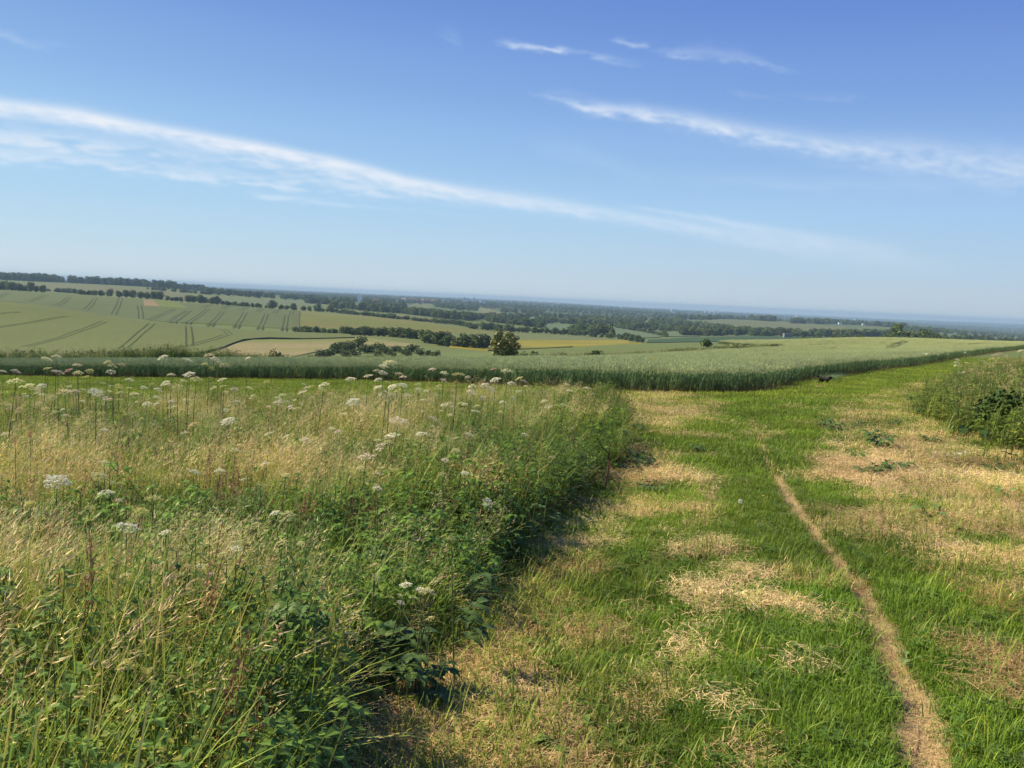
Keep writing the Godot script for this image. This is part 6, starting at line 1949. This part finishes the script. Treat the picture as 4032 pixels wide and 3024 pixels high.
func build_foreground() -> void:
	var mat := leafy(0.55, 0.5)
	var dry := leafy(0.7, 0.3)
	# the hogweed whose stem was cut, with one grey green divided leaf held out over it
	var base := ground(at_sight(305, 640, 3.1).x, -3.1)
	var o := thing("cut_hogweed", "cut tan hogweed stump under a large grey green divided leaf", "wild plant", base)
	var st := MB.new()
	var top := at_sight(303, 615, 3.1) - base
	st.tube([Vector3(0.01, 0, 0.0), top * 0.5, top - Vector3(0, 0.06, 0), top - Vector3(0, 0.03, 0), top], 0.009, 0.012, 7, Color(0.2, 0.2, 0.07), Color(0.50, 0.36, 0.15))
	st.tube([top - Vector3(0, 0.002, 0), top + Vector3(-0.003, 0.012, 0), top + Vector3(-0.004, 0.02, 0)], 0.012, 0.003, 7, Color(0.50, 0.36, 0.15), Color(0.40, 0.27, 0.12))
	part("stump", st.mesh(dry), o)
	for q in [[276, 612], [290, 604], [304, 606], [322, 612], [308, 616], [286, 622]]:
		var lb := MB.new()
		var a := at_sight(q[0], q[1], 3.0 + rng.randf_range(-0.08, 0.08)) - base
		var grey := rc(Color(0.11, 0.185, 0.05), 0.12)
		lb.tube([Vector3(0, a.y - 0.3, -0.08), a * Vector3(0.5, 1, 0.5) - Vector3(0, 0.08, 0.03), a], 0.003, 0.002, 4, grey, grey)
		for i in 5:
			var az := rng.randf_range(-0.3, 0.3) + PI * 0.5 + (i - 2) * 0.62
			var dir := Vector3(cos(az) * 1.2, rng.randf_range(-0.35, 0.1), sin(az) * 0.7).normalized()
			lb.lobed(a, dir, Vector3(0, 1, 0.25), rng.randf_range(0.06, 0.095), rng.randf_range(0.034, 0.046), rc(grey, 0.15), 6, rng, 0.35)
		part("leaf", lb.mesh(mat), o)
	# low leafy plants, some yellowing, in the front left corner
	var names := ["yellowed leafy plant drooping in the shade at the front left", "yellow green leafy plant, {n} from the left low in the front left corner", "pale yellow leafy plant, {n} from the left at the bottom edge of the meadow", "yellow leaves, {n} from the left, hanging in the dark meadow edge"]
	for q in [[152, 664, 2.5, 0.075, 7, 0], [140, 690, 2.35, 0.065, 6, 1], [128, 712, 2.3, 0.06, 6, 1], [140, 755, 2.1, 0.06, 7, 2], [185, 722, 2.3, 0.055, 6, 1], [224, 686, 2.8, 0.05, 3, 3], [233, 708, 2.75, 0.05, 3, 3], [165, 745, 2.15, 0.06, 6, 2]]:
		var p := at_sight(q[0], q[1], q[2])
		var col := Color(0.23, 0.235, 0.05) if q[5] != 1 else Color(0.16, 0.215, 0.045)
		var foot := ground(p.x, p.z)
		var pl := thing("yellow_plant", names[q[5]], "wild plant", foot, 0.0, "yellowing plants at the front left")
		var sb := MB.new()
		sb.tube([Vector3.ZERO, (p - foot) * 0.6, p - foot], 0.004, 0.003, 4, Color(0.12, 0.12, 0.04), col)
		part("stem", sb.mesh(mat), pl)
		for i in q[4]:
			var lb := MB.new()
			var az: float = TAU * i / q[4] + rng.randf_range(-0.5, 0.5)
			lb.lobed(p - foot + Vector3(cos(az), rng.randf_range(-1.2, 0.3), sin(az)) * q[3] * 0.7, Vector3(cos(az), rng.randf_range(-0.1, 0.4), sin(az)).normalized(), Vector3.UP, q[3] * 0.8, q[3] * 0.6, rc(col, 0.25), 5, rng, 0.6)
			part("leaf", lb.mesh(mat), pl)
	for q in [[212, 655, 2.9, 0.17], [250, 690, 2.9, 0.16], [290, 655, 3.0, 0.15], [268, 720, 2.7, 0.15], [225, 740, 2.45, 0.15], [330, 668, 3.3, 0.15], [175, 700, 2.6, 0.15], [100, 730, 2.2, 0.14], [60, 745, 2.1, 0.14], [40, 690, 2.4, 0.14], [378, 606, 4.2, 0.18], [410, 590, 4.6, 0.18], [360, 635, 3.7, 0.16], [300, 735, 2.75, 0.12], [320, 705, 3.0, 0.13], [390, 620, 4.0, 0.15]]:
		var p := at_sight(q[0], q[1], q[2])
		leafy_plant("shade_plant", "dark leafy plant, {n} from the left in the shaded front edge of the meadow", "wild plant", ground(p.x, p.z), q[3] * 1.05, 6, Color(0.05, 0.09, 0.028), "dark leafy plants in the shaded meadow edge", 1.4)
	# bare stalks standing in the grass
	var stalk_names := ["tall dry yellow stalk leaning over the meadow edge", "dark purple stem upright at the front left", "second dark stem leaning at the front left", "reddish dry stalk at the far left corner", "thin tan stalk at the meadow edge in the middle", "dark forked stem in the middle of the meadow", "dark forked stem left of the middle of the meadow", "brown forked dead stem at the right edge of the meadow"]
	for q in [[530, 510, 544, 420, 6.2, 0, 0.0045], [52, 760, 54, 668, 2.25, 1, 0.0028], [112, 712, 98, 648, 2.5, 2, 0.0028], [11, 720, 11, 682, 2.2, 3, 0.004], [416, 580, 411, 520, 5.2, 4, 0.005], [155, 560, 152, 487, 5.0, 5, 0.004], [114, 555, 109, 480, 5.4, 6, 0.004], [605, 475, 610, 446, 8.6, 7, 0.012]]:
		var a := at_sight(q[0], q[1], q[4])
		var b := at_sight(q[2], q[3], q[4])
		var foot := ground(a.x, a.z)
		var col: Color = [Color(0.45, 0.36, 0.12), Color(0.075, 0.045, 0.04), Color(0.08, 0.05, 0.04), Color(0.35, 0.18, 0.09), Color(0.42, 0.30, 0.13), Color(0.07, 0.06, 0.03), Color(0.07, 0.06, 0.03), Color(0.12, 0.07, 0.045)][q[5]]
		var s := thing("dry_stalk", stalk_names[q[5]], "stalk", foot)
		var mb := MB.new()
		var e := b - foot
		mb.tube([Vector3.ZERO, e * 0.5 + Vector3(0.015, 0, 0), e], q[6], q[6] * 0.5, 5, col, col)
		if q[5] >= 5 or q[5] == 0:
			for k in 3:
				var m := e * (0.6 + 0.12 * k)
				mb.tube([m, m + Vector3(0.08 - 0.08 * k, 0.07, 0.02), m + Vector3(0.16 - 0.15 * k, 0.18, 0.03)], q[6] * 0.6, q[6] * 0.35, 4, col, col)
		part("stem", mb.mesh(dry), s)
	# a wisp of pale dead grass lying out of the meadow edge
	var wisp := thing("dead_grass_bundle", "bundle of pale dead grass lying out from the meadow edge", "dead grass", at_ground(405, 640))
	var wb := MB.new()
	for i in 34:
		var t := rng.randf()
		var a := at_ground(394, 648) + Vector3(rng.randfn() * 0.04, rng.randf_range(0.01, 0.06), rng.randfn() * 0.04)
		var b := at_sight(430 + rng.randfn() * 9, 604 + 34 * t * t + rng.randfn() * 6, 4.0 + 0.25 * (1 - t))
		var cc := rc(Color(0.50, 0.39, 0.18), 0.25)
		wb.tube([a - wisp.position, (a + b) * 0.5 - wisp.position + Vector3(0, rng.randf_range(0.0, 0.08), rng.randfn() * 0.02), b - wisp.position], 0.0022, 0.001, 3, cc, cc)
	part("straws", wb.mesh(dry), wisp)
	# a stick on the worn path
	var sk := at_ground(916, 752)
	var stick := thing("stick", "short dark stick lying on the worn path at the bottom", "stick", sk)
	var kb := MB.new()
	var e2 := at_ground(919, 722) - sk
	kb.tube([Vector3(0, 0.012, 0), e2 * 0.5 + Vector3(0.006, 0.014, 0), e2 + Vector3(0, 0.02, 0)], 0.004, 0.0025, 5, Color(0.16, 0.10, 0.07), Color(0.2, 0.13, 0.09))
	part("wood", kb.mesh(dry), stick)


func build_flowers() -> void:
	# a dandelion clock by the path
	var mat := leafy(0.8, 0.5)
	var at := at_ground(739, 519)
	var o := thing("dandelion_clock", "white dandelion clock in the green grass left of the path", "wild flower", at)
	var sb := MB.new()
	sb.tube([Vector3.ZERO, Vector3(0.01, 0.08, 0), Vector3(0, 0.15, 0)], 0.002, 0.0018, 4, Color(0.16, 0.2, 0.08), Color(0.2, 0.22, 0.1))
	part("stem", sb.mesh(mat), o)
	var hb := MB.new()
	for i in 260:
		var d := Vector3(rng.randfn(), rng.randfn(), rng.randfn()).normalized()
		var s := d.cross(Vector3(rng.randfn(), rng.randfn(), rng.randfn())).normalized() * 0.004
		var p := Vector3(0, 0.165, 0) + d * 0.017
		var cc := rc(Color(0.8, 0.79, 0.76), 0.1)
		hb.tri(p - s, p + s, p + d * 0.004, cc, cc, cc)
		hb.tri(Vector3(0, 0.165, 0) + d * 0.006, p, p + s * 0.15, cc, cc, cc)
	part("seed_head", hb.mesh(mat), o)
	# small flowers
	for q in [[15, 437, 5.8, 0, "deep pink flower spike at the left edge of the meadow"], [30, 432, 6.5, 0, "small red flower left of the seeding grass"], [710, 473, 0, 1, "small yellow flower in the short grass by the path"], [762, 508, 0, 1, "small cream flower in the grass right of the path"]]:
		var p: Vector3 = at_ground(q[0], q[1]) + Vector3(0, 0.12, 0) if q[3] == 1 else at_sight(q[0], q[1], q[2])
		var foot := ground(p.x, p.z)
		var f := thing("small_flower", q[4], "wild flower", foot)
		var tb := MB.new()
		tb.tube([Vector3.ZERO, p - foot], 0.003, 0.002, 4, Color(0.08, 0.12, 0.04), Color(0.1, 0.13, 0.05))
		part("stem", tb.mesh(mat), f)
		var pb := MB.new()
		for i in 26:
			var y := rng.randf_range(-0.05, 0.01) if q[3] == 0 else 0.0
			var az := rng.randf() * TAU
			var cc := rc([Color(0.5, 0.12, 0.16), Color(0.65, 0.5, 0.08)][q[3]], 0.2)
			pb.leaf(p - foot + Vector3(0, y, 0), Vector3(cos(az), 0.3, sin(az)).normalized(), Vector3.UP, 0.018, 0.010, cc)
		part("petals", pb.mesh(mat), f)
